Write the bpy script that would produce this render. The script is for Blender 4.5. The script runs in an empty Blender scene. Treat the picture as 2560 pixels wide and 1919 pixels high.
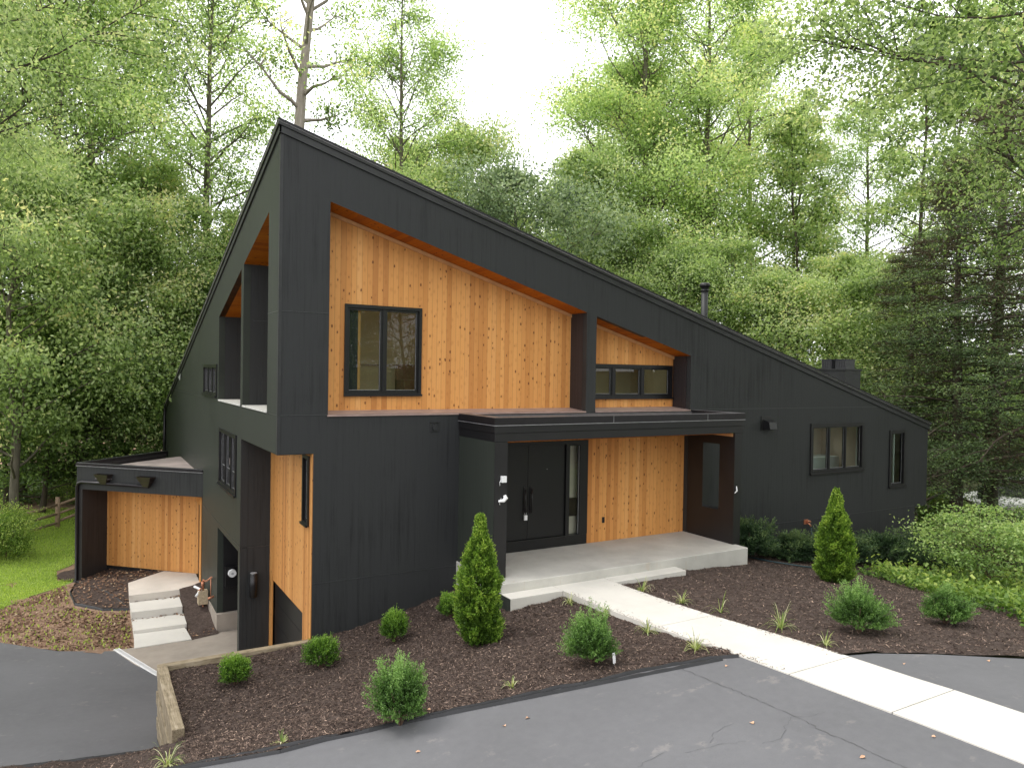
import bpy, math, random
import numpy as np
from mathutils import Vector, Matrix, noise as mnoise
from mathutils.geometry import tessellate_polygon, delaunay_2d_cdt

SC = bpy.context.scene
COL = SC.collection
R = math.radians

# ----------------------------------------------------------------- materials
def mat(name):
    m = bpy.data.materials.new(name); m.use_nodes = True
    nt = m.node_tree
    return m, nt, nt.nodes['Principled BSDF']

def N(nt, typ, **kw):
    n = nt.nodes.new(typ)
    for k, v in kw.items():
        if k == 'inp':
            for a, b in v.items(): n.inputs[a].default_value = b
        else: setattr(n, k, v)
    return n

def L(nt, a, b): nt.links.new(a, b)

def ramp(nt, fac, stops, interp='LINEAR'):
    r = nt.nodes.new('ShaderNodeValToRGB'); r.color_ramp.interpolation = interp
    e = r.color_ramp.elements
    while len(e) < len(stops): e.new(0.5)
    for i, (p, c) in enumerate(stops):
        e[i].position = p; e[i].color = (c[0], c[1], c[2], 1)
    L(nt, fac, r.inputs[0]); return r.outputs[0]

def mathn(nt, op, a, b=None, c=None):
    n = nt.nodes.new('ShaderNodeMath'); n.operation = op
    for i, v in enumerate((a, b, c)):
        if v is None: continue
        if isinstance(v, (int, float)): n.inputs[i].default_value = v
        else: L(nt, v, n.inputs[i])
    return n.outputs[0]

def mixc(nt, fac, a, b, mode='MIX'):
    n = nt.nodes.new('ShaderNodeMix'); n.data_type = 'RGBA'; n.blend_type = mode
    for s, v in ((n.inputs[0], fac), (n.inputs[6], a), (n.inputs[7], b)):
        if isinstance(v, (int, float)): s.default_value = v
        elif isinstance(v, tuple): s.default_value = (v[0], v[1], v[2], 1)
        else: L(nt, v, s)
    return n.outputs[2]

def pos(nt): return nt.nodes.new('ShaderNodeNewGeometry').outputs['Position']

def noise(nt, vec, scale, detail=4, rough=0.55, dim='3D'):
    n = nt.nodes.new('ShaderNodeTexNoise'); n.noise_dimensions = dim
    n.inputs['Scale'].default_value = scale; n.inputs['Detail'].default_value = detail
    n.inputs['Roughness'].default_value = rough
    L(nt, vec, n.inputs['Vector']); return n.outputs['Fac']

def scaled(nt, vec, s, off=(0, 0, 0)):
    n = nt.nodes.new('ShaderNodeMapping'); n.inputs['Scale'].default_value = s; n.inputs['Location'].default_value = off
    L(nt, vec, n.inputs['Vector']); return n.outputs[0]

def bump(nt, bsdf, h, strength=0.3, dist=0.02):
    b = nt.nodes.new('ShaderNodeBump'); b.inputs['Strength'].default_value = strength
    b.inputs['Distance'].default_value = dist
    L(nt, h, b.inputs['Height']); L(nt, b.outputs[0], bsdf.inputs['Normal'])

def plain(name, col, rough=0.6, metal=0.0, var=0.12, scale=6.0, spec=0.5, bmp=0.0):
    m, nt, b = mat(name)
    n = noise(nt, pos(nt), scale, 5, 0.6)
    lo = tuple(c * (1 - var) for c in col); hi = tuple(min(1, c * (1 + var)) for c in col)
    L(nt, ramp(nt, n, [(0.3, lo), (0.7, hi)]), b.inputs['Base Color'])
    b.inputs['Roughness'].default_value = rough; b.inputs['Metallic'].default_value = metal
    b.inputs['Specular IOR Level'].default_value = spec
    if bmp: bump(nt, b, noise(nt, pos(nt), scale * 12, 4), bmp, 0.01)
    return m

def axis_coord(nt, ax):
    d = nt.nodes.new('ShaderNodeVectorMath'); d.operation = 'DOT_PRODUCT'
    L(nt, pos(nt), d.inputs[0]); d.inputs[1].default_value = ax
    return d.outputs['Value']

def siding(name, ax, col=(0.0150, 0.0157, 0.0160)):
    """vertical grooved panel siding, dark paint, streaks along z"""
    m, nt, b = mat(name)
    u = axis_coord(nt, ax)
    sep = nt.nodes.new('ShaderNodeSeparateXYZ'); L(nt, pos(nt), sep.inputs[0])
    comb = nt.nodes.new('ShaderNodeCombineXYZ'); L(nt, u, comb.inputs[0]); L(nt, sep.outputs[2], comb.inputs[2])
    v1 = noise(nt, scaled(nt, comb.outputs[0], (9, 1, 0.35)), 1.0, 5, 0.7)
    v2 = noise(nt, scaled(nt, comb.outputs[0], (70, 1, 0.8)), 1.0, 3, 0.6)
    v3 = noise(nt, comb.outputs[0], 0.6, 5, 0.6)
    # grooves every 10 cm, irregular strength
    fr = mathn(nt, 'FRACT', mathn(nt, 'MULTIPLY', u, 1 / 0.1016))
    g = mathn(nt, 'LESS_THAN', mathn(nt, 'ABSOLUTE', mathn(nt, 'SUBTRACT', fr, 0.5)), 0.045)
    fl = mathn(nt, 'FLOOR', mathn(nt, 'MULTIPLY', u, 1 / 0.1016))
    wn = nt.nodes.new('ShaderNodeTexWhiteNoise'); wn.noise_dimensions = '1D'; L(nt, fl, wn.inputs['W'])
    gs = mathn(nt, 'MULTIPLY', g, wn.outputs['Value'])
    s = mathn(nt, 'ADD', mathn(nt, 'MULTIPLY', v1, 0.8), mathn(nt, 'MULTIPLY', v2, 0.5))
    s = mathn(nt, 'ADD', s, mathn(nt, 'MULTIPLY', v3, 0.6))
    c = ramp(nt, s, [(0.55, tuple(x * 0.35 for x in col)), (1.3 / 1.4, tuple(x * 2.3 for x in col))])
    c = mixc(nt, mathn(nt, 'MULTIPLY', gs, 0.55), c, tuple(x * 2.1 for x in col))
    L(nt, c, b.inputs['Base Color'])
    b.inputs['Roughness'].default_value = 0.5
    b.inputs['Specular IOR Level'].default_value = 0.22
    h = mathn(nt, 'SUBTRACT', mathn(nt, 'MULTIPLY', v2, 0.5), g)
    bump(nt, b, h, 0.5, 0.004)
    return m

def cedar(name, ax, along, w=0.105, tone=1.0, red=0.0):
    """knotty cedar boards: ax = across the boards, along = along them"""
    m, nt, b = mat(name)
    u = axis_coord(nt, ax); v = axis_coord(nt, along)
    uu = mathn(nt, 'MULTIPLY', u, 1 / w)
    fl = mathn(nt, 'FLOOR', uu); fr = mathn(nt, 'FRACT', uu)
    wn = nt.nodes.new('ShaderNodeTexWhiteNoise'); wn.noise_dimensions = '1D'; L(nt, fl, wn.inputs['W'])
    t = wn.outputs['Value']
    # grain
    cg = nt.nodes.new('ShaderNodeCombineXYZ')
    L(nt, mathn(nt, 'MULTIPLY', u, 55), cg.inputs[0]); L(nt, mathn(nt, 'MULTIPLY', v, 1.3), cg.inputs[1]); L(nt, mathn(nt, 'MULTIPLY', t, 31), cg.inputs[2])
    gr = noise(nt, cg.outputs[0], 1.0, 5, 0.65)
    cl = nt.nodes.new('ShaderNodeCombineXYZ')
    L(nt, mathn(nt, 'MULTIPLY', u, 5), cl.inputs[0]); L(nt, mathn(nt, 'MULTIPLY', v, 0.5), cl.inputs[1]); L(nt, mathn(nt, 'MULTIPLY', t, 17), cl.inputs[2])
    lo = noise(nt, cl.outputs[0], 1.0, 3, 0.5)
    base = ramp(nt, t, [(0.0, (0.42, 0.15, 0.032)), (0.16, (0.54, 0.215, 0.05)), (0.3, (0.68, 0.31, 0.083)), (0.6, (0.78, 0.375, 0.112)), (0.8, (0.64, 0.275, 0.07)), (1.0, (0.86, 0.46, 0.165))])
    base = mixc(nt, mathn(nt, 'MULTIPLY', gr, 0.45), base, (0.42, 0.16, 0.05))
    base = mixc(nt, mathn(nt, 'MULTIPLY', lo, 0.40), base, (0.82, 0.44, 0.15))
    # knots
    vo = nt.nodes.new('ShaderNodeTexVoronoi'); vo.feature = 'F1'; vo.voronoi_dimensions = '2D'
    ck = nt.nodes.new('ShaderNodeCombineXYZ')
    wob = mathn(nt, 'MULTIPLY', gr, 0.18)
    L(nt, mathn(nt, 'MULTIPLY', u, 9.0), ck.inputs[0])
    L(nt, mathn(nt, 'ADD', mathn(nt, 'MULTIPLY', v, 5.0), wob), ck.inputs[1])
    L(nt, ck.outputs[0], vo.inputs['Vector']); vo.inputs['Scale'].default_value = 1.0
    sepc = nt.nodes.new('ShaderNodeSeparateColor'); L(nt, vo.outputs['Color'], sepc.inputs[0])
    rad = mathn(nt, 'MAXIMUM', mathn(nt, 'MULTIPLY', mathn(nt, 'SUBTRACT', sepc.outputs[0], 0.56), 0.36), 0.0)
    k = mathn(nt, 'LESS_THAN', vo.outputs['Distance'], rad)
    halo = mathn(nt, 'SMOOTH_MIN', 1.0, mathn(nt, 'MAXIMUM', 0.0, mathn(nt, 'SUBTRACT', 1.0, mathn(nt, 'MULTIPLY', vo.outputs['Distance'], 3.4))), 0.1)
    base = mixc(nt, mathn(nt, 'MULTIPLY', halo, 0.30), base, (0.38, 0.13, 0.03))
    base = mixc(nt, mathn(nt, 'MULTIPLY', k, 0.85), base, (0.12, 0.035, 0.012))
    # v-groove between boards
    g = mathn(nt, 'LESS_THAN', mathn(nt, 'ABSOLUTE', mathn(nt, 'SUBTRACT', fr, 0.5)), 0.47)
    g2 = mathn(nt, 'SUBTRACT', 1.0, g)
    base = mixc(nt, mathn(nt, 'MULTIPLY', g2, 0.55), base, (0.20, 0.07, 0.02))
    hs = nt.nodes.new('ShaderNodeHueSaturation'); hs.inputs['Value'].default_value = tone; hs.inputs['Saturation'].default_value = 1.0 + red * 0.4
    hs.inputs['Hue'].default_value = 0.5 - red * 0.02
    L(nt, base, hs.inputs['Color']); L(nt, hs.outputs[0], b.inputs['Base Color'])
    b.inputs['Roughness'].default_value = 0.55; b.inputs['Specular IOR Level'].default_value = 0.3
    bump(nt, b, mathn(nt, 'ADD', g, mathn(nt, 'MULTIPLY', gr, 0.25)), 0.6, 0.004)
    return m

def glass(name, tint=(0.8, 0.9, 0.85)):
    m = bpy.data.materials.new(name); m.use_nodes = True; nt = m.node_tree; nt.nodes.clear()
    out = nt.nodes.new('ShaderNodeOutputMaterial'); mx = nt.nodes.new('ShaderNodeMixShader')
    tr = nt.nodes.new('ShaderNodeBsdfTransparent'); tr.inputs[0].default_value = (*tint, 1)
    gl = nt.nodes.new('ShaderNodeBsdfGlossy'); gl.inputs['Roughness'].default_value = 0.004
    fr = nt.nodes.new('ShaderNodeFresnel'); fr.inputs['IOR'].default_value = 1.5
    n = noise(nt, pos(nt), 1.3, 2); bp = nt.nodes.new('ShaderNodeBump'); bp.inputs['Strength'].default_value = 0.02; bp.inputs['Distance'].default_value = 0.02
    L(nt, n, bp.inputs['Height']); L(nt, bp.outputs[0], gl.inputs['Normal'])
    f2 = mathn(nt, 'MINIMUM', mathn(nt, 'MULTIPLY', fr.outputs[0], 1.25), 1.0)
    L(nt, f2, mx.inputs[0]); L(nt, tr.outputs[0], mx.inputs[1]); L(nt, gl.outputs[0], mx.inputs[2]); L(nt, mx.outputs[0], out.inputs[0])
    return m

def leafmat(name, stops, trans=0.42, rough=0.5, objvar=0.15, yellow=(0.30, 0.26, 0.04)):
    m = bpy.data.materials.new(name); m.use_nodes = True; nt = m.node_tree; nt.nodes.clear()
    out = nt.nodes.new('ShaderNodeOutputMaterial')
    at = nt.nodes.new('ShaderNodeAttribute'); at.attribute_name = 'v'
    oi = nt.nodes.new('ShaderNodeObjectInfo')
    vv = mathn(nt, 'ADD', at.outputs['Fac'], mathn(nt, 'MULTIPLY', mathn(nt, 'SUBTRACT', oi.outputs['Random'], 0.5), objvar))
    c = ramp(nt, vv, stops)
    di = nt.nodes.new('ShaderNodeBsdfPrincipled'); L(nt, c, di.inputs['Base Color'])
    di.inputs['Roughness'].default_value = rough; di.inputs['Specular IOR Level'].default_value = 0.35
    tl = nt.nodes.new('ShaderNodeBsdfTranslucent')
    L(nt, mixc(nt, 1.0, c, (1.6, 1.62, 1.05), 'MULTIPLY'), tl.inputs[0])
    mx = nt.nodes.new('ShaderNodeMixShader'); mx.inputs[0].default_value = trans
    L(nt, di.outputs[0], mx.inputs[1]); L(nt, tl.outputs[0], mx.inputs[2]); L(nt, mx.outputs[0], out.inputs[0])
    return m

def bark(name, c1, c2):
    m, nt, b = mat(name)
    p = pos(nt); n = noise(nt, scaled(nt, p, (9, 9, 1.6)), 1.0, 6, 0.7); n2 = noise(nt, p, 0.8, 3)
    c = ramp(nt, n, [(0.3, c1), (0.72, c2)])
    c = mixc(nt, mathn(nt, 'MULTIPLY', n2, 0.4), c, (0.10, 0.12, 0.07))
    L(nt, c, b.inputs['Base Color']); b.inputs['Roughness'].default_value = 0.9
    bump(nt, b, n, 0.8, 0.03); return m

M = {}
M['siding_x'] = siding('dark siding front', (1, 0, 0))
M['siding_y'] = siding('dark siding side woods sheen', (0, 1, 0), (0.0165, 0.0192, 0.0160))  # greener, lighter tint paints the woods' reflection into the same siding
M['siding_d'] = siding('dark siding diagonal', (0.7071, -0.7071, 0))
M['siding_e'] = siding('dark siding other diagonal', (0.7071, 0.7071, 0), (0.018, 0.0165, 0.0165))
M['siding_w'] = siding('dark siding warm return', (0, 1, 0), (0.0155, 0.0125, 0.0125))
M['trim'] = plain('black trim', (0.007, 0.0065, 0.008), 0.35, var=0.2)
M['fascia'] = plain('painted fascia board', (0.020, 0.021, 0.022), 0.5, var=0.3, scale=3)
M['porchblk'] = plain('porch black paint', (0.0100, 0.0095, 0.0105), 0.42, var=0.2, scale=2)
M['door'] = plain('black door paint', (0.0045, 0.0045, 0.005), 0.4, var=0.1)
M['flash'] = plain('joint flashing', (0.036, 0.038, 0.039), 0.4, var=0.2)
M['capmetal'] = plain('dark cap metal', (0.018, 0.016, 0.018), 0.28, metal=0.3, var=0.2, spec=0.6)
M['captop'] = plain('cap metal top', (0.10, 0.095, 0.098), 0.4, var=0.2)
M['brightedge'] = plain('bare metal edge', (0.42, 0.42, 0.43), 0.35, metal=0.4, var=0.2)
M['sillmetal'] = plain('pinkish sill flashing', (0.34, 0.245, 0.215), 0.45, var=0.22, scale=4)
M['cedar_x'] = cedar('cedar boards front', (1, 0, 0), (0, 0, 1))
M['cedar_y'] = cedar('cedar boards side', (0, 1, 0), (0, 0, 1), tone=0.92)
M['cedar_d'] = cedar('cedar boards diagonal', (0.7071, -0.7071, 0), (0, 0, 1), 0.105, tone=0.92)
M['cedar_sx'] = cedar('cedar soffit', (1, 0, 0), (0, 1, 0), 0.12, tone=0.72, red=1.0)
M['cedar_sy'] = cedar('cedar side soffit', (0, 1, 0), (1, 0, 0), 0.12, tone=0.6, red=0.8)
M['cedartrim'] = plain('cedar trim', (0.62, 0.33, 0.14), 0.55, var=0.12, scale=5)
M['white'] = plain('white balcony floor', (0.75, 0.74, 0.70), 0.6, var=0.05)
M['whitepart'] = plain('white plastic', (0.85, 0.85, 0.85), 0.4, var=0.03)
M['grey'] = plain('grey metal', (0.50, 0.51, 0.53), 0.4, metal=0.3)
M['glass'] = glass('window glass')
M['wallint'] = plain('interior plaster', (0.50, 0.40, 0.24), 0.8, var=0.03)
M['wallint2'] = plain('interior pinkish plaster', (0.92, 0.74, 0.62), 0.8, var=0.04)
M['floorint'] = plain('interior floor', (0.20, 0.12, 0.07), 0.5, var=0.2)
M['shingle'] = plain('roof shingles', (0.018, 0.018, 0.02), 0.8, var=0.4, scale=20, bmp=0.4)
M['membrane'] = plain('flat roof membrane', (0.36, 0.30, 0.28), 0.7, var=0.3, scale=1.5)
M['hopper'] = plain('hopper metal', (0.035, 0.025, 0.022), 0.35, var=0.2)
M['copper'] = plain('copper pipe', (0.55, 0.24, 0.14), 0.35, metal=0.6)
M['tanbox'] = plain('weathered tan box', (0.45, 0.36, 0.24), 0.8, var=0.3, scale=18)
M['hose'] = plain('garden hose', (0.02, 0.05, 0.06), 0.45)

def concrete(name, col, dirt=0.25, stain=(0.45, 0.33, 0.22)):
    m, nt, b = mat(name); p = pos(nt)
    n1 = noise(nt, p, 1.1, 6, 0.6); n2 = noise(nt, p, 40, 3, 0.6); n3 = noise(nt, scaled(nt, p, (6, 6, 0.9)), 1.6, 5, 0.7)
    c = ramp(nt, n1, [(0.3, tuple(x * (1 - dirt) for x in col)), (0.65, col)])
    c = mixc(nt, mathn(nt, 'MULTIPLY', n2, 0.16), c, (0.2, 0.19, 0.17))
    st = mathn(nt, 'MULTIPLY', mathn(nt, 'GREATER_THAN', n3, 0.63), 0.25)
    c = mixc(nt, st, c, stain)
    L(nt, c, b.inputs['Base Color']); b.inputs['Roughness'].default_value = 0.85
    bump(nt, b, n2, 0.35, 0.004); return m
M['concrete'] = concrete('porch concrete', (0.60, 0.58, 0.53))
M['whiteconc'] = concrete('bright new concrete', (0.71, 0.68, 0.62), 0.14, (0.75, 0.68, 0.55))
M['stepconc'] = concrete('step concrete', (0.72, 0.66, 0.585), 0.2)
M['oldconc'] = concrete('old concrete', (0.42, 0.36, 0.30), 0.35)

def asphalt(name, col=(0.150, 0.150, 0.157)):
    m, nt, b = mat(name); p = pos(nt)
    n1 = noise(nt, p, 0.45, 5, 0.6); n2 = noise(nt, p, 75, 4, 0.8); n3 = noise(nt, scaled(nt, p, (2.0, 3.2, 1), (3, 1, 0)), 1.2, 5, 0.62)
    n4 = noise(nt, p, 9, 4, 0.6)
    c = ramp(nt, n1, [(0.3, tuple(x * 0.82 for x in col)), (0.7, tuple(x * 1.12 for x in col))])
    c = mixc(nt, mathn(nt, 'MULTIPLY', n2, 0.55), c, tuple(x * 0.45 for x in col))
    c = mixc(nt, mathn(nt, 'MULTIPLY', n4, 0.3), c, tuple(x * 1.5 for x in col))
    sp = ramp(nt, n3, [(0.60, (0, 0, 0)), (0.70, (1, 1, 1))])
    sp2 = mathn(nt, 'MULTIPLY', sp, mathn(nt, 'GREATER_THAN', n4, 0.5))
    c = mixc(nt, mathn(nt, 'MULTIPLY', sp2, 0.2), c, (0.42, 0.37, 0.33))
    L(nt, c, b.inputs['Base Color']); b.inputs['Roughness'].default_value = 0.8; b.inputs['Specular IOR Level'].default_value = 0.3
    bump(nt, b, n2, 0.6, 0.004); return m
M['asphalt'] = asphalt('driveway asphalt')
M['asphalt_low'] = asphalt('lower driveway asphalt', (0.145, 0.145, 0.152))
M['crack'] = plain('asphalt crack', (0.085, 0.084, 0.085), 0.9)
M['edging'] = plain('black plastic edging', (0.014, 0.014, 0.016), 0.5, var=0.4, scale=4)

def soil(name, a, b_, c_, sc=14):
    m, nt, b = mat(name); p = pos(nt)
    n1 = noise(nt, p, sc, 8, 0.75); n2 = noise(nt, p, sc * 6, 4, 0.7); n3 = noise(nt, p, 0.7, 3)
    s = mathn(nt, 'ADD', mathn(nt, 'MULTIPLY', n1, 0.5), mathn(nt, 'MULTIPLY', n2, 0.5))
    c = ramp(nt, s, [(0.36, a), (0.5, b_), (0.66, c_)])
    c = mixc(nt, mathn(nt, 'MULTIPLY', n3, 0.35), c, a)
    L(nt, c, b.inputs['Base Color']); b.inputs['Roughness'].default_value = 0.95; b.inputs['Specular IOR Level'].default_value = 0.15
    bump(nt, b, s, 1.0, 0.03); return m
M['mulch'] = soil('mulch', (0.032, 0.024, 0.021), (0.090, 0.066, 0.056), (0.21, 0.160, 0.135))
M['dirt'] = soil('bare dirt', (0.15, 0.095, 0.065), (0.31, 0.205, 0.14), (0.46, 0.32, 0.235), 5)
M['forest'] = soil('forest floor', (0.02, 0.028, 0.012), (0.055, 0.06, 0.025), (0.12, 0.10, 0.05), 3)
M['lawnsoil'] = soil('lawn soil', (0.12, 0.18, 0.04), (0.26, 0.36, 0.07), (0.38, 0.46, 0.13), 4)

def attrmat(name, stops, rough=0.85):
    m, nt, b = mat(name); at = nt.nodes.new('ShaderNodeAttribute'); at.attribute_name = 'v'
    L(nt, ramp(nt, at.outputs['Fac'], stops), b.inputs['Base Color']); b.inputs['Roughness'].default_value = rough
    b.inputs['Specular IOR Level'].default_value = 0.2
    return m
M['chips'] = attrmat('mulch chips', [(0.0, (0.012, 0.007, 0.006)), (0.35, (0.070, 0.048, 0.038)), (0.6, (0.175, 0.124, 0.098)), (0.85, (0.34, 0.245, 0.195)), (1.0, (0.5, 0.36, 0.27))])
M['litter'] = attrmat('leaf litter', [(0.0, (0.08, 0.045, 0.03)), (0.5, (0.24, 0.14, 0.09)), (0.85, (0.42, 0.29, 0.18)), (1.0, (0.6, 0.5, 0.36))])
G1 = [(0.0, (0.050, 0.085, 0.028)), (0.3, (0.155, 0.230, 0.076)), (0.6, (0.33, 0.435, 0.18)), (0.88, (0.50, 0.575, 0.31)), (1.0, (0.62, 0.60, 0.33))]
M['leaf_tall'] = leafmat('haze pale broadleaf', [(p, tuple(min(1, x * 1.25) for x in c)) for p, c in G1], 0.5, 0.5, 0.22)  # same greens lightened, painting distance haze into the leaves
M['leaf_mid'] = leafmat('green broadleaf', G1, 0.5, 0.5, 0.22)
M['leaf_dark'] = leafmat('dark understory leaf', [(0.0, (0.035, 0.062, 0.018)), (0.45, (0.125, 0.20, 0.055)), (0.8, (0.26, 0.37, 0.11)), (1.0, (0.42, 0.51, 0.18))], 0.35, 0.45, 0.25)
M['leaf_grey'] = leafmat('grey green leaf', [(0.0, (0.05, 0.08, 0.04)), (0.5, (0.19, 0.27, 0.13)), (1.0, (0.40, 0.48, 0.28))], 0.3, 0.45, 0.05)
M['needle'] = leafmat('conifer needles', [(0.0, (0.06, 0.042, 0.026)), (0.18, (0.105, 0.075, 0.045)), (0.28, (0.055, 0.088, 0.036)), (0.7, (0.13, 0.20, 0.075)), (1.0, (0.27, 0.36, 0.13))], 0.2, 0.5, 0.1)
M['arbor'] = leafmat('arborvitae foliage', [(0.0, (0.018, 0.034, 0.005)), (0.4, (0.07, 0.145, 0.016)), (0.75, (0.18, 0.31, 0.036)), (1.0, (0.34, 0.46, 0.07))], 0.25, 0.5, 0.05)
M['box'] = leafmat('boxwood leaf', [(0.0, (0.018, 0.038, 0.006)), (0.4, (0.06, 0.135, 0.018)), (0.75, (0.14, 0.27, 0.034)), (1.0, (0.25, 0.40, 0.06))], 0.3, 0.35, 0.1)
M['box2'] = leafmat('blue green boxwood leaf', [(0.0, (0.02, 0.042, 0.010)), (0.4, (0.07, 0.145, 0.032)), (0.75, (0.145, 0.27, 0.065)), (1.0, (0.25, 0.39, 0.12))], 0.3, 0.35, 0.1)
M['yew'] = leafmat('yew needles', [(0.0, (0.010, 0.018, 0.008)), (0.5, (0.026, 0.055, 0.022)), (0.85, (0.07, 0.125, 0.045)), (1.0, (0.14, 0.20, 0.07))], 0.2, 0.45, 0.1)
M['light'] = leafmat('light shrub leaf', [(0.0, (0.07, 0.12, 0.035)), (0.5, (0.24, 0.37, 0.11)), (1.0, (0.46, 0.56, 0.22))], 0.4, 0.45, 0.05)
M['cover'] = leafmat('ground cover leaf', [(0.0, (0.03, 0.07, 0.012)), (0.4, (0.13, 0.23, 0.04)), (0.75, (0.28, 0.39, 0.085)), (1.0, (0.48, 0.56, 0.16))], 0.35, 0.5, 0.05)
M['grass'] = leafmat('lawn grass', [(0.0, (0.20, 0.30, 0.05)), (0.5, (0.44, 0.56, 0.11)), (1.0, (0.68, 0.70, 0.26))], 0.4, 0.55, 0.0)
M['liriope'] = leafmat('variegated blade', [(0.0, (0.07, 0.13, 0.03)), (0.5, (0.20, 0.29, 0.07)), (0.75, (0.42, 0.46, 0.17)), (1.0, (0.75, 0.73, 0.48))], 0.3, 0.4, 0.0)
M['bark'] = bark('grey brown bark', (0.06, 0.045, 0.035), (0.22, 0.18, 0.145))
M['bark_pale'] = bark('pale bark', (0.22, 0.18, 0.15), (0.48, 0.41, 0.36))
M['bark_dark'] = bark('dark reddish bark', (0.022, 0.012, 0.010), (0.09, 0.052, 0.04))
M['twig'] = plain('twig', (0.10, 0.06, 0.04), 0.9, var=0.3)
def timber(name, sc):
    m, nt, b = mat(name); p = pos(nt)
    n = noise(nt, scaled(nt, p, sc), 1.5, 7, 0.75); n2 = noise(nt, p, 5, 5, 0.6)
    c = ramp(nt, mathn(nt, 'ADD', mathn(nt, 'MULTIPLY', n, .7), mathn(nt, 'MULTIPLY', n2, .3)), [(0.32, (0.085, 0.062, 0.035)), (0.5, (0.28, 0.225, 0.145)), (0.66, (0.46, 0.385, 0.29))])
    L(nt, c, b.inputs['Base Color']); b.inputs['Roughness'].default_value = 0.9; bump(nt, b, n, 0.8, 0.008); return m
M['timber'] = timber('weathered timber', (2, 30, 30)); M['timber_y'] = timber('weathered timber end run', (30, 2, 30))
M['railwood'] = plain('weathered rail wood', (0.33, 0.23, 0.155), 0.9, var=0.3, scale=10)

# ----------------------------------------------------------------- mesh builder
class MB:
    def __init__(s): s.v = []; s.f = []; s.mi = []; s.smooth = []
    def add(s, vs, fs, mi=0, sm=False):
        o = len(s.v); s.v += [tuple(map(float, p)) for p in vs]
        for f in fs: s.f.append([o + i for i in f]); s.mi.append(mi); s.smooth.append(sm)
    def box(s, x0, x1, y0, y1, z0, z1, mi=0, xf=None):
        vs = [(x, y, z) for z in (z0, z1) for y in (y0, y1) for x in (x0, x1)]
        if xf: vs = [xf(*p) for p in vs]
        s.add(vs, [(0, 2, 3, 1), (4, 5, 7, 6), (0, 1, 5, 4), (2, 6, 7, 3), (0, 4, 6, 2), (1, 3, 7, 5)], mi)
    def poly(s, pts, mi=0): s.add(pts, [tuple(range(len(pts)))], mi)
    def prism(s, pts, z0, z1, mi=0, mtop=None):
        n = len(pts)
        a = [(p[0], p[1], z0 if len(p) < 3 else p[2] - (z1 - z0)) for p in pts]
        b = [(p[0], p[1], z1 if len(p) < 3 else p[2]) for p in pts]
        s.add(a + b, [(i, (i + 1) % n, n + (i + 1) % n, n + i) for i in range(n)] + [tuple(reversed(range(n)))], mi)
        s.add(b, [tuple(range(n))], mi if mtop is None else mtop)
    def tube(s, pts, rads, n=8, mi=0, cap=True, sm=True):
        pts = [Vector(p) for p in pts]
        if not hasattr(rads, '__len__'): rads = [rads] * len(pts)
        o = len(s.v); prev = None
        for i, p in enumerate(pts):
            d = (pts[min(i + 1, len(pts) - 1)] - pts[max(i - 1, 0)])
            d = d.normalized() if d.length > 1e-9 else Vector((0, 0, 1))
            if prev is None: a = d.orthogonal().normalized()
            else:
                a = prev - d * prev.dot(d); a = a.normalized() if a.length > 1e-6 else d.orthogonal().normalized()
            prev = a; b = d.cross(a)
            for k in range(n):
                t = 2 * math.pi * k / n; q = p + (a * math.cos(t) + b * math.sin(t)) * rads[i]
                s.v.append((q.x, q.y, q.z))
        for i in range(len(pts) - 1):
            for k in range(n):
                s.f.append([o + i * n + k, o + i * n + (k + 1) % n, o + (i + 1) * n + (k + 1) % n, o + (i + 1) * n + k]); s.mi.append(mi); s.smooth.append(sm)
        if cap:
            s.f.append([o + k for k in reversed(range(n))]); s.mi.append(mi); s.smooth.append(False)
            s.f.append([o + (len(pts) - 1) * n + k for k in range(n)]); s.mi.append(mi); s.smooth.append(False)
    def holes(s, outer, holes, O, U, Nn, t, mi=0, rim=None, zref=0.0):
        """slab with openings: (u,z) polygons; O origin, U along, Nn inward normal, t thickness"""
        O = Vector(O); U = Vector(U); Nn = Vector(Nn)
        loops = [[Vector((p[0], p[1], 0)) for p in lp] for lp in [outer] + holes]
        tris = tessellate_polygon(loops); flat = [p for lp in loops for p in lp]
        w = lambda p, d: O + U * p.x + Vector((0, 0, p.y)) + Nn * d
        A = [w(p, 0) for p in flat]; B = [w(p, t) for p in flat]
        s.add(A, [tuple(x) for x in tris], mi); s.add(B, [tuple(reversed(x)) for x in tris], mi)
        rim = mi if rim is None else rim
        for li, lp in enumerate(loops):
            n = len(lp)
            for i in range(n):
                p, q = lp[i], lp[(i + 1) % n]
                s.add([w(p, 0), w(q, 0), w(q, t), w(p, t)], [(0, 1, 2, 3)], rim if li else mi)
    def build(s, name, mats, parent=None, loc=None, bev=0.0):
        if not isinstance(mats, (list, tuple)): mats = [mats]
        base = Vector(loc) if loc is not None else (Vector(parent['_w']) if parent is not None else Vector((0, 0, 0)))
        me = bpy.data.meshes.new(name)
        me.from_pydata([(p[0] - base.x, p[1] - base.y, p[2] - base.z) for p in s.v], [], s.f)
        for m in mats: me.materials.append(m)
        me.polygons.foreach_set('material_index', s.mi); me.polygons.foreach_set('use_smooth', s.smooth)
        me.update(); o = bpy.data.objects.new(name, me); COL.objects.link(o)
        if parent is None: o.location = base
        else:
            o.parent = parent; o.location = base - Vector(parent['_w'])
        WB[o.name] = tuple(base); o['_w'] = tuple(base)
        if bev:
            md = o.modifiers.new('bevel', 'BEVEL'); md.width = bev; md.segments = 2; md.limit_method = 'ANGLE'; md.angle_limit = R(40)
        return o
WB = {}

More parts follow.
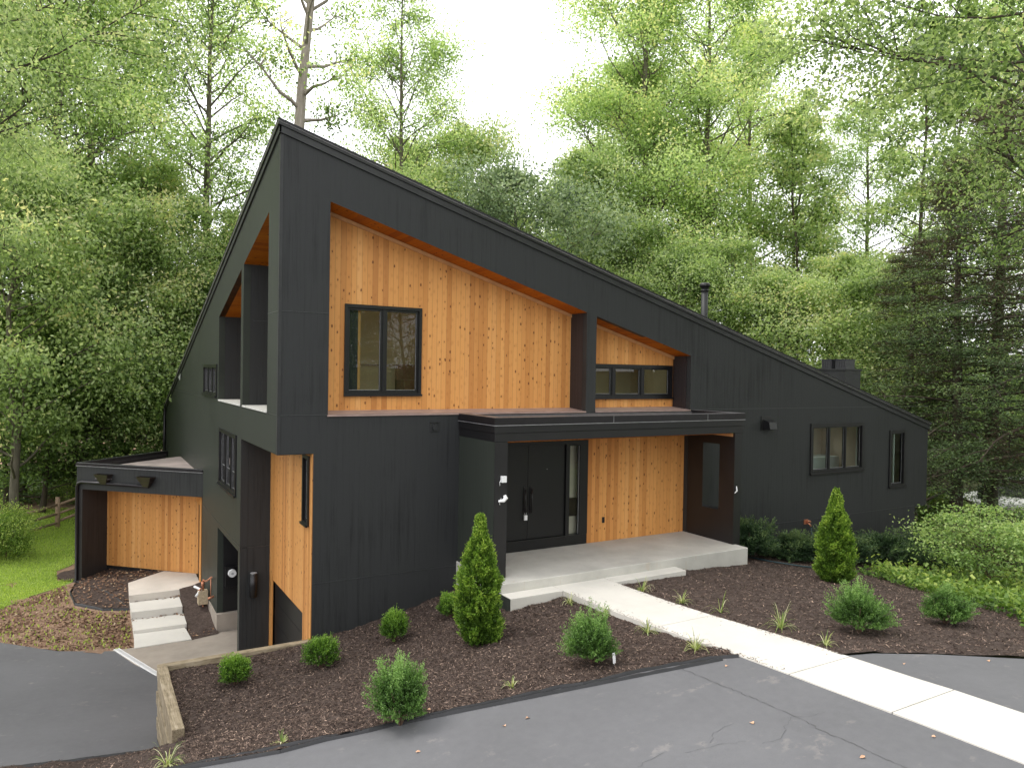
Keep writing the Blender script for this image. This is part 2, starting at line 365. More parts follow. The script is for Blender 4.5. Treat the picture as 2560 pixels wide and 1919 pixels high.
def quads(name, V, F, mat_, v=None, parent=None, loc=(0, 0, 0), local=False):
    """numpy mesh: V (n,3), F (m,k)"""
    V = np.asarray(V, np.float32); F = np.asarray(F, np.int32)
    me = bpy.data.meshes.new(name); k = F.shape[1]
    if not local: V = V - np.array(loc, np.float32)
    me.vertices.add(len(V)); me.vertices.foreach_set('co', V.ravel())
    me.loops.add(F.size); me.loops.foreach_set('vertex_index', F.ravel())
    me.polygons.add(len(F)); me.polygons.foreach_set('loop_start', np.arange(0, F.size, k, dtype=np.int32))
    me.update(calc_edges=True); me.validate(verbose=False)
    if v is not None:
        a = me.attributes.new('v', 'FLOAT', 'FACE'); a.data.foreach_set('value', np.asarray(v, np.float32)[:len(me.polygons)])
    me.materials.append(mat_)
    o = bpy.data.objects.new(name, me); COL.objects.link(o)
    if parent is not None: o.parent = parent
    else: o.location = loc
    o['_w'] = tuple(loc)
    return o

def tag(o, label=None, cat=None, group=None, kind=None):
    if label: o['label'] = label
    if cat: o['category'] = cat
    if group: o['group'] = group
    if kind: o['kind'] = kind
    return o

def thing(name, label, cat, loc=(0, 0, 0), group=None):
    o = bpy.data.objects.new(name, None); COL.objects.link(o); o.location = loc; o['_w'] = tuple(loc)
    o.empty_display_size = 0.2
    return tag(o, label, cat, group)

# ----------------------------------------------------------------- terrain
def tps(P):
    P = np.array(P, float); n = len(P); X = P[:, :2]
    k = lambda r2: np.where(r2 > 0, r2 * np.log(np.maximum(r2, 1e-12)) * .5, 0)
    A = np.zeros((n + 3, n + 3)); A[:n, :n] = k(((X[:, None] - X[None]) ** 2).sum(-1)) + np.eye(n) * .02
    A[:n, n] = 1; A[n, :n] = 1; A[:n, n + 1:] = X; A[n + 1:, :n] = X.T
    w = np.linalg.solve(A, np.r_[P[:, 2], 0, 0, 0])
    def f(x, y):
        x = np.asarray(x, float); y = np.asarray(y, float)
        r2 = (x[..., None] - X[:, 0]) ** 2 + (y[..., None] - X[:, 1]) ** 2
        return k(r2) @ w[:n] + w[n] + w[n + 1] * x + w[n + 2] * y
    return f

WALKY = np.array([-30, -14, -9.6, -8.35, -7.8, -7.1, -6.25, -5.65, -4.45, -3.5, -2.2, -1.8])
WALKZ = np.array([-1.9, -2.50, -2.70, -2.747, -2.783, -2.813, -2.858, -2.905, -2.995, -3.045, -3.085, -3.085])
walkz = lambda y: np.interp(y, WALKY, WALKZ)
def asph(x, y):
    x = np.asarray(x, float); y = np.asarray(y, float)
    z = walkz(y) - 0.014
    left = np.where(x < 4.5, 0.066 * np.maximum(x, -14) - 0.066 * 4.5, 0)
    right = np.where(x > 5.73, -0.02 * (x - 5.73), 0)
    zy = np.where(x < 4.5, -2.872 - 0.045 * (y + 6.26), z)      # even cross fall on the left
    zz = np.where(x < 4.5, (zy * np.clip((4.5 - x) / 1.5, 0, 1) + z * (1 - np.clip((4.5 - x) / 1.5, 0, 1))), z)
    return zz + left + right
EDGE = [(4.53, -6.24), (4.21, -6.05), (3.69, -5.90), (3.16, -5.78), (2.44, -5.68), (2.17, -5.56), (1.53, -5.46), (0.74, -5.30), (0.30, -5.23), (-0.13, -5.18), (-0.6, -5.08), (-1.07, -5.04), (-1.94, -4.78), (-3.2, -4.45), (-5.5, -4.1), (-9, -3.9)]
REDGE = [(5.73, -6.92), (6.16, -7.06), (6.86, -7.48), (7.69, -8.15), (9.4, -9.6), (12, -12)]
UPc = [(0.62, 0, -4.0), (1.9, 0, -3.83), (3.47, 0, -3.49), (-1.8, 0, -4.1), (-1.8, -1.2, -4.12), (-1.8, -2.4, -4.13), (-1.8, -3.6, -3.75), (3.48, -2.13, -3.30), (4.5, -2.3, -3.2), (4.5, -3.3, -3.15), (4.5, -4.5, -3.05), (4.5, -5.5, -2.94), (3.45, -1, -3.42), (0, -2.5, -3.9), (0, -4, -3.5),
 (5.75, -2.3, -3.15), (7.52, -2.24, -3.18), (8.57, -1.85, -3.22), (9.66, -1.85, -3.29), (5.75, -3.6, -3.08), (5.75, -5.2, -2.98), (12.2, -2.9, -3.6), (11.6, -4.5, -3.45), (11.1, -5.7, -3.3), (10.55, -6.85, -3.15), (10, -.1, -3.42), (14, -.1, -3.8), (18.9, -.1, -4.3), (15, -5, -4.0), (19, -5, -4.4), (15, -9, -3.6), (24, 0, -4.9), (24, -10, -4.6), (30, 4, -5.2), (34, -4, -5.2), (12, -14, -3.1), (20, -16, -4.0)]
UPc += [(x, y, float(asph(x, y)) + .02) for x, y in EDGE[:13]] + [(x, y, float(asph(x, y)) + .015) for x, y in REDGE]
STc = [(-1.85, -.5, -5.08), (-1.85, -1.2, -4.80), (-1.85, -1.87, -4.45), (-1.8, -2.4, -4.17), (-1.8, -3.0, -3.98), (-1.8, -3.6, -3.76), (-2.9, -.4, -5.05), (-3.9, -.13, -5.04), (-2.8, -1.6, -4.62), (-2.8, -2.9, -4.1), (-4, -3.2, -3.85), (-4, -1.6, -4.5), (-7, .5, -5.0), (-7, -2, -4.3), (-10, 0, -5.0)]
STc += [(x, y, float(asph(x, y)) + .02) for x, y in EDGE[12:]]
LOc = [(-1.85, -.5, -5.09), (-3.9, -.2, -5.05), (-2.13, 5.87, -5.68), (-1.5, 4.2, -5.68), (0, 5.9, -5.69), (-3.34, 6.1, -5.56), (-4.48, 7.1, -5.5), (-1.8, 6.97, -5.72), (-.6, 7, -5.72), (-2.8, 11.7, -5.45), (-2.2, 9.5, -5.36), (-1.8, 8.8, -5.45), (-4, 12, -5.5), (-6, 10, -5.4), (-5, 20, -5.1), (-8, 15, -5.0), (0, 25, -4.7), (-10, 5, -5.0), (-14, -3, -4.6), (-2, 12.5, -5.38), (0, 10.3, -5.3), (-6, 1, -5.1), (.6, 3, -5.7), (-1, 2, -5.6), (-6, 30, -4.6), (-20, 30, -4.2), (-.3, 8.5, -5.45), (-2, 3, -5.5), (-4, 3, -5.35), (0, 14.5, -5.3), (0, 19.5, -5.2), (-9, -.5, -5.0)]
zU = tps(UPc); zS = tps(STc); zL = tps(LOc)

def nz(x, y, s, a): # small relief
    return np.array([mnoise.fractal(Vector((px * s, py * s, 0.3)), 0.7, 2.0, 4) for px, py in zip(x, y)]) * a

def inpoly(P, poly):
    x, y = P[:, 0], P[:, 1]; c = np.zeros(len(P), bool); n = len(poly)
    for i in range(n):
        x0, y0 = poly[i]; x1, y1 = poly[(i + 1) % n]
        if y0 == y1: continue
        h = ((y0 > y) != (y1 > y)) & (x < (x1 - x0) * (y - y0) / (y1 - y0) + x0); c ^= h
    return c

def densify(poly, st):
    out = []
    for i in range(len(poly)):
        a, b = Vector(poly[i]), Vector(poly[(i + 1) % len(poly)]); n = max(1, int((b - a).length / st))
        out += [tuple(a.lerp(b, k / n)) for k in range(n)]
    return out

def sheet(name, poly, zf, mat_, step=0.5, rel=0.0, rs=5.0, kind='structure', label=None, skirt=0.0):
    poly = densify(poly, step); rng = np.random.RandomState(len(poly))
    x0, y0 = np.min(poly, 0); x1, y1 = np.max(poly, 0)
    gx, gy = np.meshgrid(np.arange(x0, x1, step), np.arange(y0, y1, step)); P = np.c_[gx.ravel(), gy.ravel()]
    P = P + rng.uniform(-.2, .2, P.shape) * step; P = P[inpoly(P, poly)]
    B = np.array(poly)
    if len(P):
        keep = np.ones(len(P), bool)
        for i in range(0, len(P), 4000):
            d = ((P[i:i + 4000, None] - B[None]) ** 2).sum(-1).min(1); keep[i:i + 4000] = d > (step * .4) ** 2
        P = P[keep]
    n = len(B); allp = [Vector(p) for p in B] + [Vector(p) for p in P]
    r = delaunay_2d_cdt(allp, [], [list(range(n))], 1, 1e-6)
    vs = np.array([(p.x, p.y) for p in r[0]]); z = zf(vs[:, 0], vs[:, 1])
    if rel: z = z + nz(vs[:, 0], vs[:, 1], rs, rel)
    mb = MB(); mb.add(np.c_[vs, z], [tuple(f) for f in r[2]], 0, True)
    if skirt:
        zb = zf(B[:, 0], B[:, 1])
        for i in range(n):
            j = (i + 1) % n
            mb.add([(B[i][0], B[i][1], zb[i]), (B[j][0], B[j][1], zb[j]), (B[j][0], B[j][1], zb[j] - skirt), (B[i][0], B[i][1], zb[i] - skirt)], [(0, 1, 2, 3)], 0)
    o = mb.build(name, mat_); tag(o, label, None, None, kind); return o

# far ground out to the horizon
def zfar(x, y):
    x = np.asarray(x, float); y = np.asarray(y, float)
    return -5.9 + 0.012 * np.maximum(np.hypot(x, y) - 30, 0) * 0.6
def big_ground():
    mb = MB(); 
    rs = [0, 8, 16, 24, 34, 46, 62, 90, 140, 220, 400, 900]; na = 48
    vs = [(0, 0, -6.6)]
    for r_ in rs[1:]:
        for k in range(na):
            a = 2 * math.pi * k / na; x, y = 5 + r_ * math.cos(a), 5 + r_ * math.sin(a)
            z = -6.6 + 1.6 * min(1, max(0, (r_ - 14) / 22)) + 0.4 * mnoise.noise(Vector((x * .05, y * .05, 0)))
            if x > 10 and y < 8 and r_ < 60: z = min(z, -5.3)
            if r_ > 60: z += (r_ - 60) * 0.012
            vs.append((x, y, z))
    fs = [(0, 1 + k, 1 + (k + 1) % na) for k in range(na)]
    for i in range(len(rs) - 2):
        for k in range(na):
            a = 1 + i * na + k; b = 1 + i * na + (k + 1) % na; fs.append((a, a + na, b + na, b))
    mb.add(vs, fs, 0, True); o = mb.build('forest_ground', M['forest']); tag(o, kind='structure')
big_ground()

WX0, WX1 = 4.555, 5.73
bedL = [(0.62, 0.0), (3.5, 0.0), (3.5, -2.1), (WX0 + .03, -2.1)] + [(WX0 + .03, -6.22)] + EDGE[1:13] + [(-1.8, -4.0), (-1.8, -2.45), (-1.72, -2.38), (-1.72, 0.0)]
sheet('mulch_bed', bedL, zU, M['mulch'], 0.11, 0.035, 3.0)
bedR = [(WX1 - .03, -2.1), (7.45, -2.1), (7.45, -1.7), (9.6, -1.7), (9.6, 0.0), (19, 0.0), (22, -3)] + [(14.5, -7.2), (11.5, -8.6), (9.4, -9.4)] + REDGE[3::-1]
bedR[-1] = (WX1 - .03, -6.92)
sheet('mulch_bed', bedR, zU, M['mulch'], 0.16, 0.035, 3.0)
strip = [(-1.9, -2.4), (-1.9, -.50), (-2.1, -.58), (-2.9, -.40), (-3.9, -.13), (-6, .3), (-10, .6)] + EDGE[:11:-1] + [(-1.8, -4.0), (-1.8, -2.4)]
sheet('mulch_bank', strip, zS, M['mulch'], 0.13, 0.03, 3.0)
upper = [(WX0 + .02, -6.24)] + EDGE[1:] + [(-30, -4), (-30, -40), (WX0 + .02, -40)]
sheet('upper_driveway', upper, asph, M['asphalt'], 0.6)
upr = [(WX1 - .02, -6.92)] + REDGE[1:] + [(20, -18), (40, -24), (40, -40), (WX1 - .02, -40)]
sheet('upper_driveway', upr, asph, M['asphalt'], 0.6)
low = [(-1.84, .02), (-1.84, -.52), (-2.1, -.62), (-2.9, -.45), (-3.9, -.2), (-6, .2), (-10, .5), (-20, 2), (-20, 14), (-8, 9.3), (-5.6, 7.9), (-4.49, 7.18), (-3.34, 6.17), (-2.6, 6.0), (-2.155, 5.9), (-1.51, 4.06), (-1.3, 3.4), (-1.3, 0.1)]
sheet('lower_driveway', low, lambda x, y: zL(x, y), M['asphalt_low'], 0.5)
apr = [(-2.3, 5.98), (-1.6, 3.9), (-1.3, 3.3), (-1.3, 0.1), (0.62, 0.1), (0.62, 3.3), (1.6, 3.4), (1.6, 6.2), (0.1, 6.1), (-.6, 5.85), (-1.83, 5.95)]
sheet('concrete_apron', apr, lambda x, y: zL(x, y) * 0 - 5.672, M['oldconc'], 0.5)
# dirt, lawn and woods to the left
zLd = lambda x, y: zL(x, y) - 0.015
sheet('dirt_ground', [(-20, 13.4), (-20, 60), (20, 60), (8, 20), (.1, 19.5), (0.1, 6.0), (-.6, 5.8), (-1.83, 5.8), (-2.2, 5.6), (-4.49, 6.9), (-5.6, 7.6), (-8, 9.0)], zLd, M['dirt'], 0.45, 0.03, 1.5)
LAWN = [(-2.95, 12.0), (-3.5, 12.1), (-3.55, 13.2), (-3.2, 13.6), (-2.4, 15), (-1.5, 22), (-9, 22), (-14, 14), (-9, 9.9), (-5.6, 9.2), (-4.7, 9.75), (-4.1, 10.7)]
sheet('lawn', LAWN, lambda x, y: zL(x, y) - 0.004, M['lawnsoil'], 0.35, 0.02, 1.5)
WELL = [(-3.03, 9.25), (-2.4, 8.65), (-1.8, 8.45), (-1.8, 7.0), (-.6, 6.0), (0.0, 6.0), (0.1, 10.3), (-2.1, 12.4), (-2.9, 11.7), (-3.2, 11.2)]
sheet('mulch_bed', [(-3.03, 9.25), (-2.4, 8.65), (-1.78, 8.45), (-1.78, 10), (-.7, 10.95), (-2.1, 12.4), (-3.0, 11.8), (-3.35, 12.0), (-3.55, 12.6), (-3.45, 12.9), (-3.0, 13.2), (-3.02, 11.8), (-3.1, 10.5)], lambda x, y: zL(x, y) + 0.035, M['mulch'], 0.12, 0.03, 3.0)
sheet('mulch_bed', [(-.62, 5.85), (0.0, 6.0), (0.0, 8.95), (-.6, 8.72)], lambda x, y: zL(x, y) + 0.05 + np.clip(y - 6, 0, 3) * .06, M['mulch'], 0.12, 0.03, 3.0)

# asphalt cracks: slim slivers on the driveway
def cracks():
    rng = random.Random(4); mb = MB()
    def run(pts, w):
        P = []
        for i in range(len(pts) - 1):
            a, b = Vector(pts[i]), Vector(pts[i + 1]); n = max(2, int((b - a).length / .045))
            for k in range(n):
                q = a.lerp(b, k / n); P.append(q + Vector((rng.gauss(0, .011), rng.gauss(0, .011))))
        P.append(Vector(pts[-1]))
        for i in range(len(P) - 1):
            d = (P[i + 1] - P[i]); d = Vector((-d.y, d.x)).normalized(); ww = w * rng.uniform(.35, 1.2)
            q = [P[i] + d * ww, P[i + 1] + d * ww, P[i + 1] - d * ww, P[i] - d * ww]
            mb.add([(t.x, t.y, float(asph(t.x, t.y)) + .005) for t in q], [(0, 1, 2, 3)])
    run(CR1, .0036)
    for c in CR2: run(c, .0018)
    o = mb.build('driveway_crack', M['crack']); tag(o, kind='structure')
CR1 = [(3.70, -6.08), (3.71, -6.51), (3.73, -7.04), (3.74, -7.46), (3.73, -7.74), (3.71, -7.93), (3.69, -8.25), (3.69, -8.53), (3.67, -8.83), (3.70, -9.4)]
CR2 = [[(3.73, -7.74), (3.44, -7.86), (3.40, -7.93), (3.24, -7.99), (3.02, -7.94)], [(3.74, -7.77), (3.83, -7.85), (4.06, -7.89)], [(3.11, -7.47), (2.84, -7.47), (2.62, -7.62)], [(2.93, -7.80), (2.68, -7.70), (2.29, -7.61)], [(2.14, -7.47), (1.94, -7.51), (1.75, -7.53)]]
cracks()

# ----------------------------------------------------------------- walk, porch slab, steps
def walk():
    mb = MB(); ys = [-2.14]; 
    joints = [-6.99 + .0, -7.95]  # placeholder joints refined below
    J = [-4.6, -7.02, -8.34, -9.66, -11, -12.3, -13.6, -16, -19, -22]
    y = -2.137
    for j in J:
        ya, yb = y, j + .006
        n = max(1, int(abs(ya - yb) / .4)); st = [ya + (yb - ya) * i / n for i in range(n + 1)]
        for a, b in zip(st, st[1:]):
            za, zb = float(walkz(a)), float(walkz(b))
            vs = [(WX0, a, za), (WX1, a, za), (WX1, b, zb), (WX0, b, zb)]; lo = [(p[0], p[1], p[2] - .14) for p in vs]
            mb.add(vs + lo, [(0, 3, 2, 1), (0, 4, 7, 3), (1, 2, 6, 5)])
        mb.add([(WX0, yb, float(walkz(yb))), (WX1, yb, float(walkz(yb))), (WX1, yb, float(walkz(yb)) - .1), (WX0, yb, float(walkz(yb)) - .1)], [(0, 1, 2, 3)])
        y = j - .006
        mb.add([(WX0, j + .006, float(walkz(j)) - .008), (WX1, j + .006, float(walkz(j)) - .008), (WX1, j - .006, float(walkz(j)) - .008), (WX0, j - .006, float(walkz(j)) - .008)], [(0, 3, 2, 1)], 1)
    o = mb.build('sidewalk', [M['whiteconc'], M['crack']]); tag(o, kind='structure')
walk()
ps = thing('porch_slab', 'raised grey concrete porch slab with a low step along its front', 'porch', (6.5, -1, -3.6))
mb = MB(); mb.box(3.468, 9.655, -1.803, 0.12, -3.7, -2.92); mb.build('slab', M['concrete'], ps, bev=.012)
mb = MB(); mb.box(3.470, 4.552, -2.135, -1.806, -3.7, -3.083); mb.box(4.558, 5.727, -2.135, -1.806, -3.7, -3.085); mb.box(5.733, 7.53, -2.135, -1.806, -3.7, -3.08)
mb.build('step', M['whiteconc'], ps, bev=.01)
mb = MB(); mb.box(3.45, 3.467, -2.13, -1.7, -3.75, -3.09); mb.build('painted_side', M['siding_y'], ps)

st = thing('garden_steps', 'pale concrete steps climbing to a landing below the side canopy', 'steps', (-1.2, 7, -5.7))
mb = MB(); mb.prism([(0.0, 10.19), (-.786, 10.9), (-1.764, 10.01), (-1.806, 8.70), (-.57, 8.69), (-.03, 8.85)], -5.8, -5.215); mb.build('landing', M['stepconc'], st, bev=.012)
for i in range(2):
    y1 = 8.69 - .91 * i; mb = MB(); mb.prism([(-1.80 + .004 * i, y1), (-1.80 + .004 * i, y1 - .905), (-.62, y1 - .97), (-.60, y1)], -5.85, -5.395 - .18 * i); mb.build('tread', M['whiteconc'], st, bev=.012)
mb = MB(); mb.prism([(-1.79, 6.87), (-1.84, 5.86), (-.62, 5.88), (-.66, 6.8)], -5.85, -5.655); mb.build('base_pad', M['whiteconc'], st)

# ----------------------------------------------------------------- house
H = thing('house', 'black modern house with a steep single slope roof and cedar recesses', 'house', (0, 0, -4.0))
zr = lambda x, y: 5.02 - .2855 * x - .2950 * y      # roof plane
Uy, Ux = (0, 1, 0), (1, 0, 0)
OUT = 19.46
# front wall
mb = MB()
outer = [(0, -.684), (.625, -.684), (.625, -4.9), (3.49, -4.9), (18.87, -4.9), (18.87, -3.03), (OUT, -3.03), (OUT, zr(OUT, 0) - .1), (0, zr(0, 0) - .1)]
h1 = [(.876, .0), (6.54, .0), (6.54, 2.137), (.876, 3.793)]
h2 = [(6.80, .0), (9.61, .0), (9.61, 1.275), (6.80, 2.072)]
hw = [(13.99, -1.80), (16.29, -1.80), (16.29, -.425), (13.99, -.425)]
hs = [(17.51, -2.38), (18.30, -2.38), (18.30, -.69), (17.51, -.69)]
hp = [(3.76, -4.0), (9.555, -4.0), (9.555, -.47), (3.76, -.47)]
mb.holes(outer, [h1, h2, hw, hs, hp], (0, 0, 0), Ux, (0, 1, 0), .14)
for a, b, z in ((0.03, .876, 0), (9.61, OUT - .02, 0), (.64, 3.47, -3.0), (9.8, 18.85, -3.0), (0.03, .876, 1.808)):
    mb.box(a, b, -.006, .0, z - .006, z + .007, 1)
mb.box(.0, .045, -.010, -.001, -.684, 4.82, 2)
mb.build('front_wall', [M['siding_x'], M['flash'], M['fascia']], H)
# left wall
mb = MB()
outer = [(.141, -.684), (3.3, -.684), (3.3, -5.9), (OUT, -5.9), (OUT, zr(0, OUT) - .1), (.141, zr(0, .141) - .1)]
g1 = [(.866, .03), (3.235, .03), (3.235, 2.997), (.866, 3.66)]
g2 = [(3.49, .03), (6.385, .03), (6.385, 2.08), (3.49, 2.92)]
g3 = [(6.61, .08), (8.9, .08), (8.9, .90), (6.61, .90)]
g4 = [(3.83, -2.0), (6.1, -2.0), (6.1, -.65), (3.83, -.65)]
g5 = [(3.54, -5.85), (6.29, -5.85), (6.29, -3.12), (3.54, -3.12)]
g6 = [(9.33, -5.23), (10.19, -5.23), (10.19, -3.07), (9.33, -3.07)]
mb.holes(outer, [g1, g2, g3, g4, g5, g6], (0, 0, 0), Uy, (1, 0, 0), .14)
for a, b, z in ((0.03, .86, .0), (3.24, 3.485, .0), (6.39, 18.7, 0), (.87, 3.23, .0), (3.5, 6.38, .0), (3.3, 8.86, -3.0), (0.03, .86, 1.808)):
    mb.box(-.006, 0, a, b, z - .008, z + .006, 1)
mb.box(-.010, -.001, -.010, .045, -.684, 4.82, 2)
mb.box(-.008, 0, 3.3, 3.36, -5.7, -.69, 2)
mb.build('left_wall', [M['siding_y'], M['flash'], M['fascia']], H)
# back wall along the low diagonal
mb = MB()
mb.add([(OUT, .0, -3.03), (18.87, .6, -3.03), (18.87, .6, -5), (0.6, 18.87, -6), (0, OUT, -6), (0, OUT, -.75), (OUT, 0, -.75)], [(0, 1, 2, 3, 4, 5, 6)])
mb.add([(18.87, 0, -3.03), (OUT, 0, -3.03), (18.87, .6, -3.03)], [(0, 1, 2)]); mb.add([(18.87, 0, -3.03), (18.87, .6, -3.03), (18.87, .6, -5), (18.87, 0, -5)], [(0, 1, 2, 3)])
mb.build('back_wall', M['siding_e'], H)
# roof
rf = MB(); c = OUT + .10
T = [(-.06, -.06), (c, -.06), (c + .02, .1), (.1, c + .02), (-.06, c)]
SKY = [(1.4, 6.2, .9, 2.4), (7.0, 9.6, .85, 2.2), (12.0, 16.6, .35, 1.75)]  # unseen roof openings added to let daylight into the rooms
hl = [[(a, c0), (b, c0), (b, d0), (a, d0)] for a, b, c0, d0 in SKY]
lp = [[Vector((p[0], p[1], 0)) for p in q] for q in [T] + hl]; fl_ = [p for q in lp for p in q]; tr_ = tessellate_polygon(lp)
rf.add([(p.x, p.y, zr(p.x, p.y) + .045) for p in fl_], [tuple(x) for x in tr_]); rf.add([(p.x, p.y, zr(p.x, p.y)) for p in fl_], [tuple(x) for x in tr_], 1)
for q in lp:
    for k in range(len(q)):
        a, b = q[k], q[(k + 1) % len(q)]; rf.add([(a.x, a.y, zr(a.x, a.y)), (b.x, b.y, zr(b.x, b.y)), (b.x, b.y, zr(b.x, b.y) + .045), (a.x, a.y, zr(a.x, a.y) + .045)], [(0, 1, 2, 3)])
roof = rf.build('roof', [M['shingle'], M['whitepart']], H)
for a, b, c0, d0 in SKY:
    g = MB(); g.add([(x, y, zr(x, y) + .06) for x, y in ((a, c0), (b, c0), (b, d0), (a, d0))], [(0, 1, 2, 3)]); g.build('added_skylight', M['glass'], roof)
mb = MB()
def rake(a, b, w0, w1, d0, d1, front, mi=0):
    P = []
    for q in (a, b):
        for dd in (d0, d1):
            for w in (w0, w1):
                x, y = (q, -dd) if front else (-dd, q)
                P.append((x, y, zr(q if front else 0, 0 if front else q) - w))
    mb.add(P, [(0, 1, 3, 2), (4, 6, 7, 5), (0, 4, 5, 1), (2, 3, 7, 6), (0, 2, 6, 4), (1, 5, 7, 3)], mi)
rake(-.03, OUT + .04, .005, .165, .0, .032, True); rake(-.032, OUT + .04, .005, .165, .0, .032, False)
rake(-.05, OUT + .06, -.002, .045, .033, .055, True, 1); rake(-.05, OUT + .06, -.002, .045, .033, .055, False, 1)
mb.build('rake_fascia', [M['fascia'], M['trim']], H)
mb = MB(); mb.tube([(OUT + .1, .02, zr(OUT, 0) - .12), (.02, OUT + .1, zr(0, OUT) - .12)], .07, 8); mb.build('gutter', M['trim'], H)
mb = MB(); mb.tube([(-.02, OUT + .12, -.68), (-.05, OUT - .05, -.95), (-.06, OUT - .12, -1.1), (-.06, OUT - .12, -5.3)], .05, 8); mb.build('downspout', M['capmetal'], H)
mb = MB(); mb.add([(-.03, 14.2, .62), (-.03, 14.9, .48), (-.04, 14.3, .35)], [(0, 1, 2)]); mb.build('loose_flashing', M['grey'], H)

# soffits, sills, returns of the front recesses
def cedar_panel(name, outer, holes, O, U, Nn, m, t=.03): 
    mb = MB(); mb.holes(outer, holes, O, U, Nn, t); return mb.build(name, m, H)
winA = (1.345, 2.916, .322, 2.055); winB = (6.82, 9.565, .247, 1.045)
cedar_panel('cedar_cladding', [(.876, .04), (6.532, .04), (6.532, 2.145), (.876, 3.80)], [[(winA[0], winA[2]), (winA[1], winA[2]), (winA[1], winA[3]), (winA[0], winA[3])]], (0, .6, 0), Ux, (0, 1, 0), M['cedar_x'])
cedar_panel('cedar_cladding', [(6.802, .04), (9.596, .04), (9.596, 1.28), (6.802, 2.08)], [[(winB[0], winB[2]), (winB[1], winB[2]), (winB[1], winB[3]), (winB[0], winB[3])]], (0, .6, 0), Ux, (0, 1, 0), M['cedar_x'])
for (xa, za, xb, zb) in ((.876, 3.793, 6.536, 2.138), (6.804, 2.071, 9.606, 1.276)):
    mb = MB(); mb.add([(xa, .002, za), (xb, .002, zb), (xb, .6, zb), (xa, .6, za)], [(0, 1, 2, 3)]); mb.add([(xa, .002, za + .03), (xb, .002, zb + .03), (xb, .6, zb + .03), (xa, .6, za + .03)], [(3, 2, 1, 0)])
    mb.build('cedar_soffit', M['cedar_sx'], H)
    mb = MB(); mb.add([(xa, .57, za - .005), (xb, .57, zb - .005), (xb, .57, zb - .075), (xa, .57, za - .075), (xa, .6, za - .075), (xb, .6, zb - .075)], [(0, 3, 2, 1), (3, 4, 5, 2)]); mb.build('cedar_trim', M['cedartrim'], H)
    mb = MB(); mb.add([(xa - .02, -.03, -.005), (xb + .0, -.03, -.005), (xb, .6, .045), (xa - .02, .6, .045), (xa - .02, -.03, -.03), (xb, -.03, -.03)], [(0, 1, 2, 3), (0, 4, 5, 1)]); mb.build('sill_flashing', M['sillmetal'], H)
for x, zt in ((.876, 3.8), (6.535, zr(6.535, 0) - .9), (6.801, zr(6.8, 0) - .9), (9.605, zr(9.6, 0) - .9)):
    mb = MB(); mb.add([(x, .14, 0), (x, .62, 0), (x, .62, zt), (x, .14, zt)], [(0, 1, 2, 3)]); mb.build('recess_return', M['siding_w'], H)
# balcony in the left wall
BX = 1.65
for ya, yb, zt in ((3.237, 3.488, 3.1), (6.39, 6.5, 2.2), (.72, .80, 3.9)):
    mb = MB(); mb.box(.141, BX, ya, yb, .035, zt)
    if ya > 3 and ya < 4: mb.box(.2, BX, ya - .006, ya, 1.815, 1.825, 1)
    mb.build('balcony_partition', [M['siding_x'], M['flash']], H)
mb = MB(); mb.holes([(.72, .03), (6.5, .03), (6.5, 2.15), (.72, 3.75)], [], (BX, 0, 0), Uy, (1, 0, 0), .05); mb.build('cedar_cladding', M['cedar_y'], H)
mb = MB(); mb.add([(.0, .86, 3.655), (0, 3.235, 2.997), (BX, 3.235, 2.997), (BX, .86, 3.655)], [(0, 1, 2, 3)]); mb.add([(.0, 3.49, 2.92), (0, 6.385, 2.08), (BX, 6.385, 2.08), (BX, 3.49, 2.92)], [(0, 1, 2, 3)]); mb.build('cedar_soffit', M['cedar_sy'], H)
mb = MB(); mb.box(.0, BX, .8, 3.235, -.02, .034); mb.box(0, BX, 3.49, 6.39, -.02, .034); mb.box(-.012, .0, .87, 3.23, .0, .034); mb.box(-.012, 0, 3.5, 6.38, 0, .034)
mb.build('balcony_floor', M['white'], H)
# notch under the overhanging corner
mb = MB(); mb.box(.142, .609, 3.302, 3.44, -6, -.70, 0); mb.box(.004, .142, 3.296, 3.3, -6, -.70, 0); mb.box(.04, .6, 3.296, 3.302, -3.008, -2.995, 1); mb.add([(.004, .004, -.69), (.62, .004, -.69), (.62, 3.3, -.69), (.004, 3.3, -.69)], [(0, 1, 2, 3)], 2)
mb.build('notch_wall', [M['siding_x'], M['flash'], M['trim']], H)
wn_ = (.17, .60, -2.01, -.75)
mb = MB(); mb.holes([(.002, -6), (3.3, -6), (3.3, -.692), (.002, -.692)], [[(wn_[0], wn_[2]), (wn_[1], wn_[2]), (wn_[1], wn_[3]), (wn_[0], wn_[3])], [(.55, -5.9), (3.0, -5.9), (3.0, -3.67), (.55, -3.67)]], (.61, 0, 0), Uy, (1, 0, 0), .0145)
mb.build('cedar_cladding', M['cedar_y'], H)
mb = MB(); mb.box(.66, .72, .55, 3.0, -5.9, -3.67); 
for i in range(5): mb.box(.655, .66, .58, 2.97, -5.85 + i * .44, -5.85 + i * .44 + .41)
mb.build('garage_door', M['door'], H)
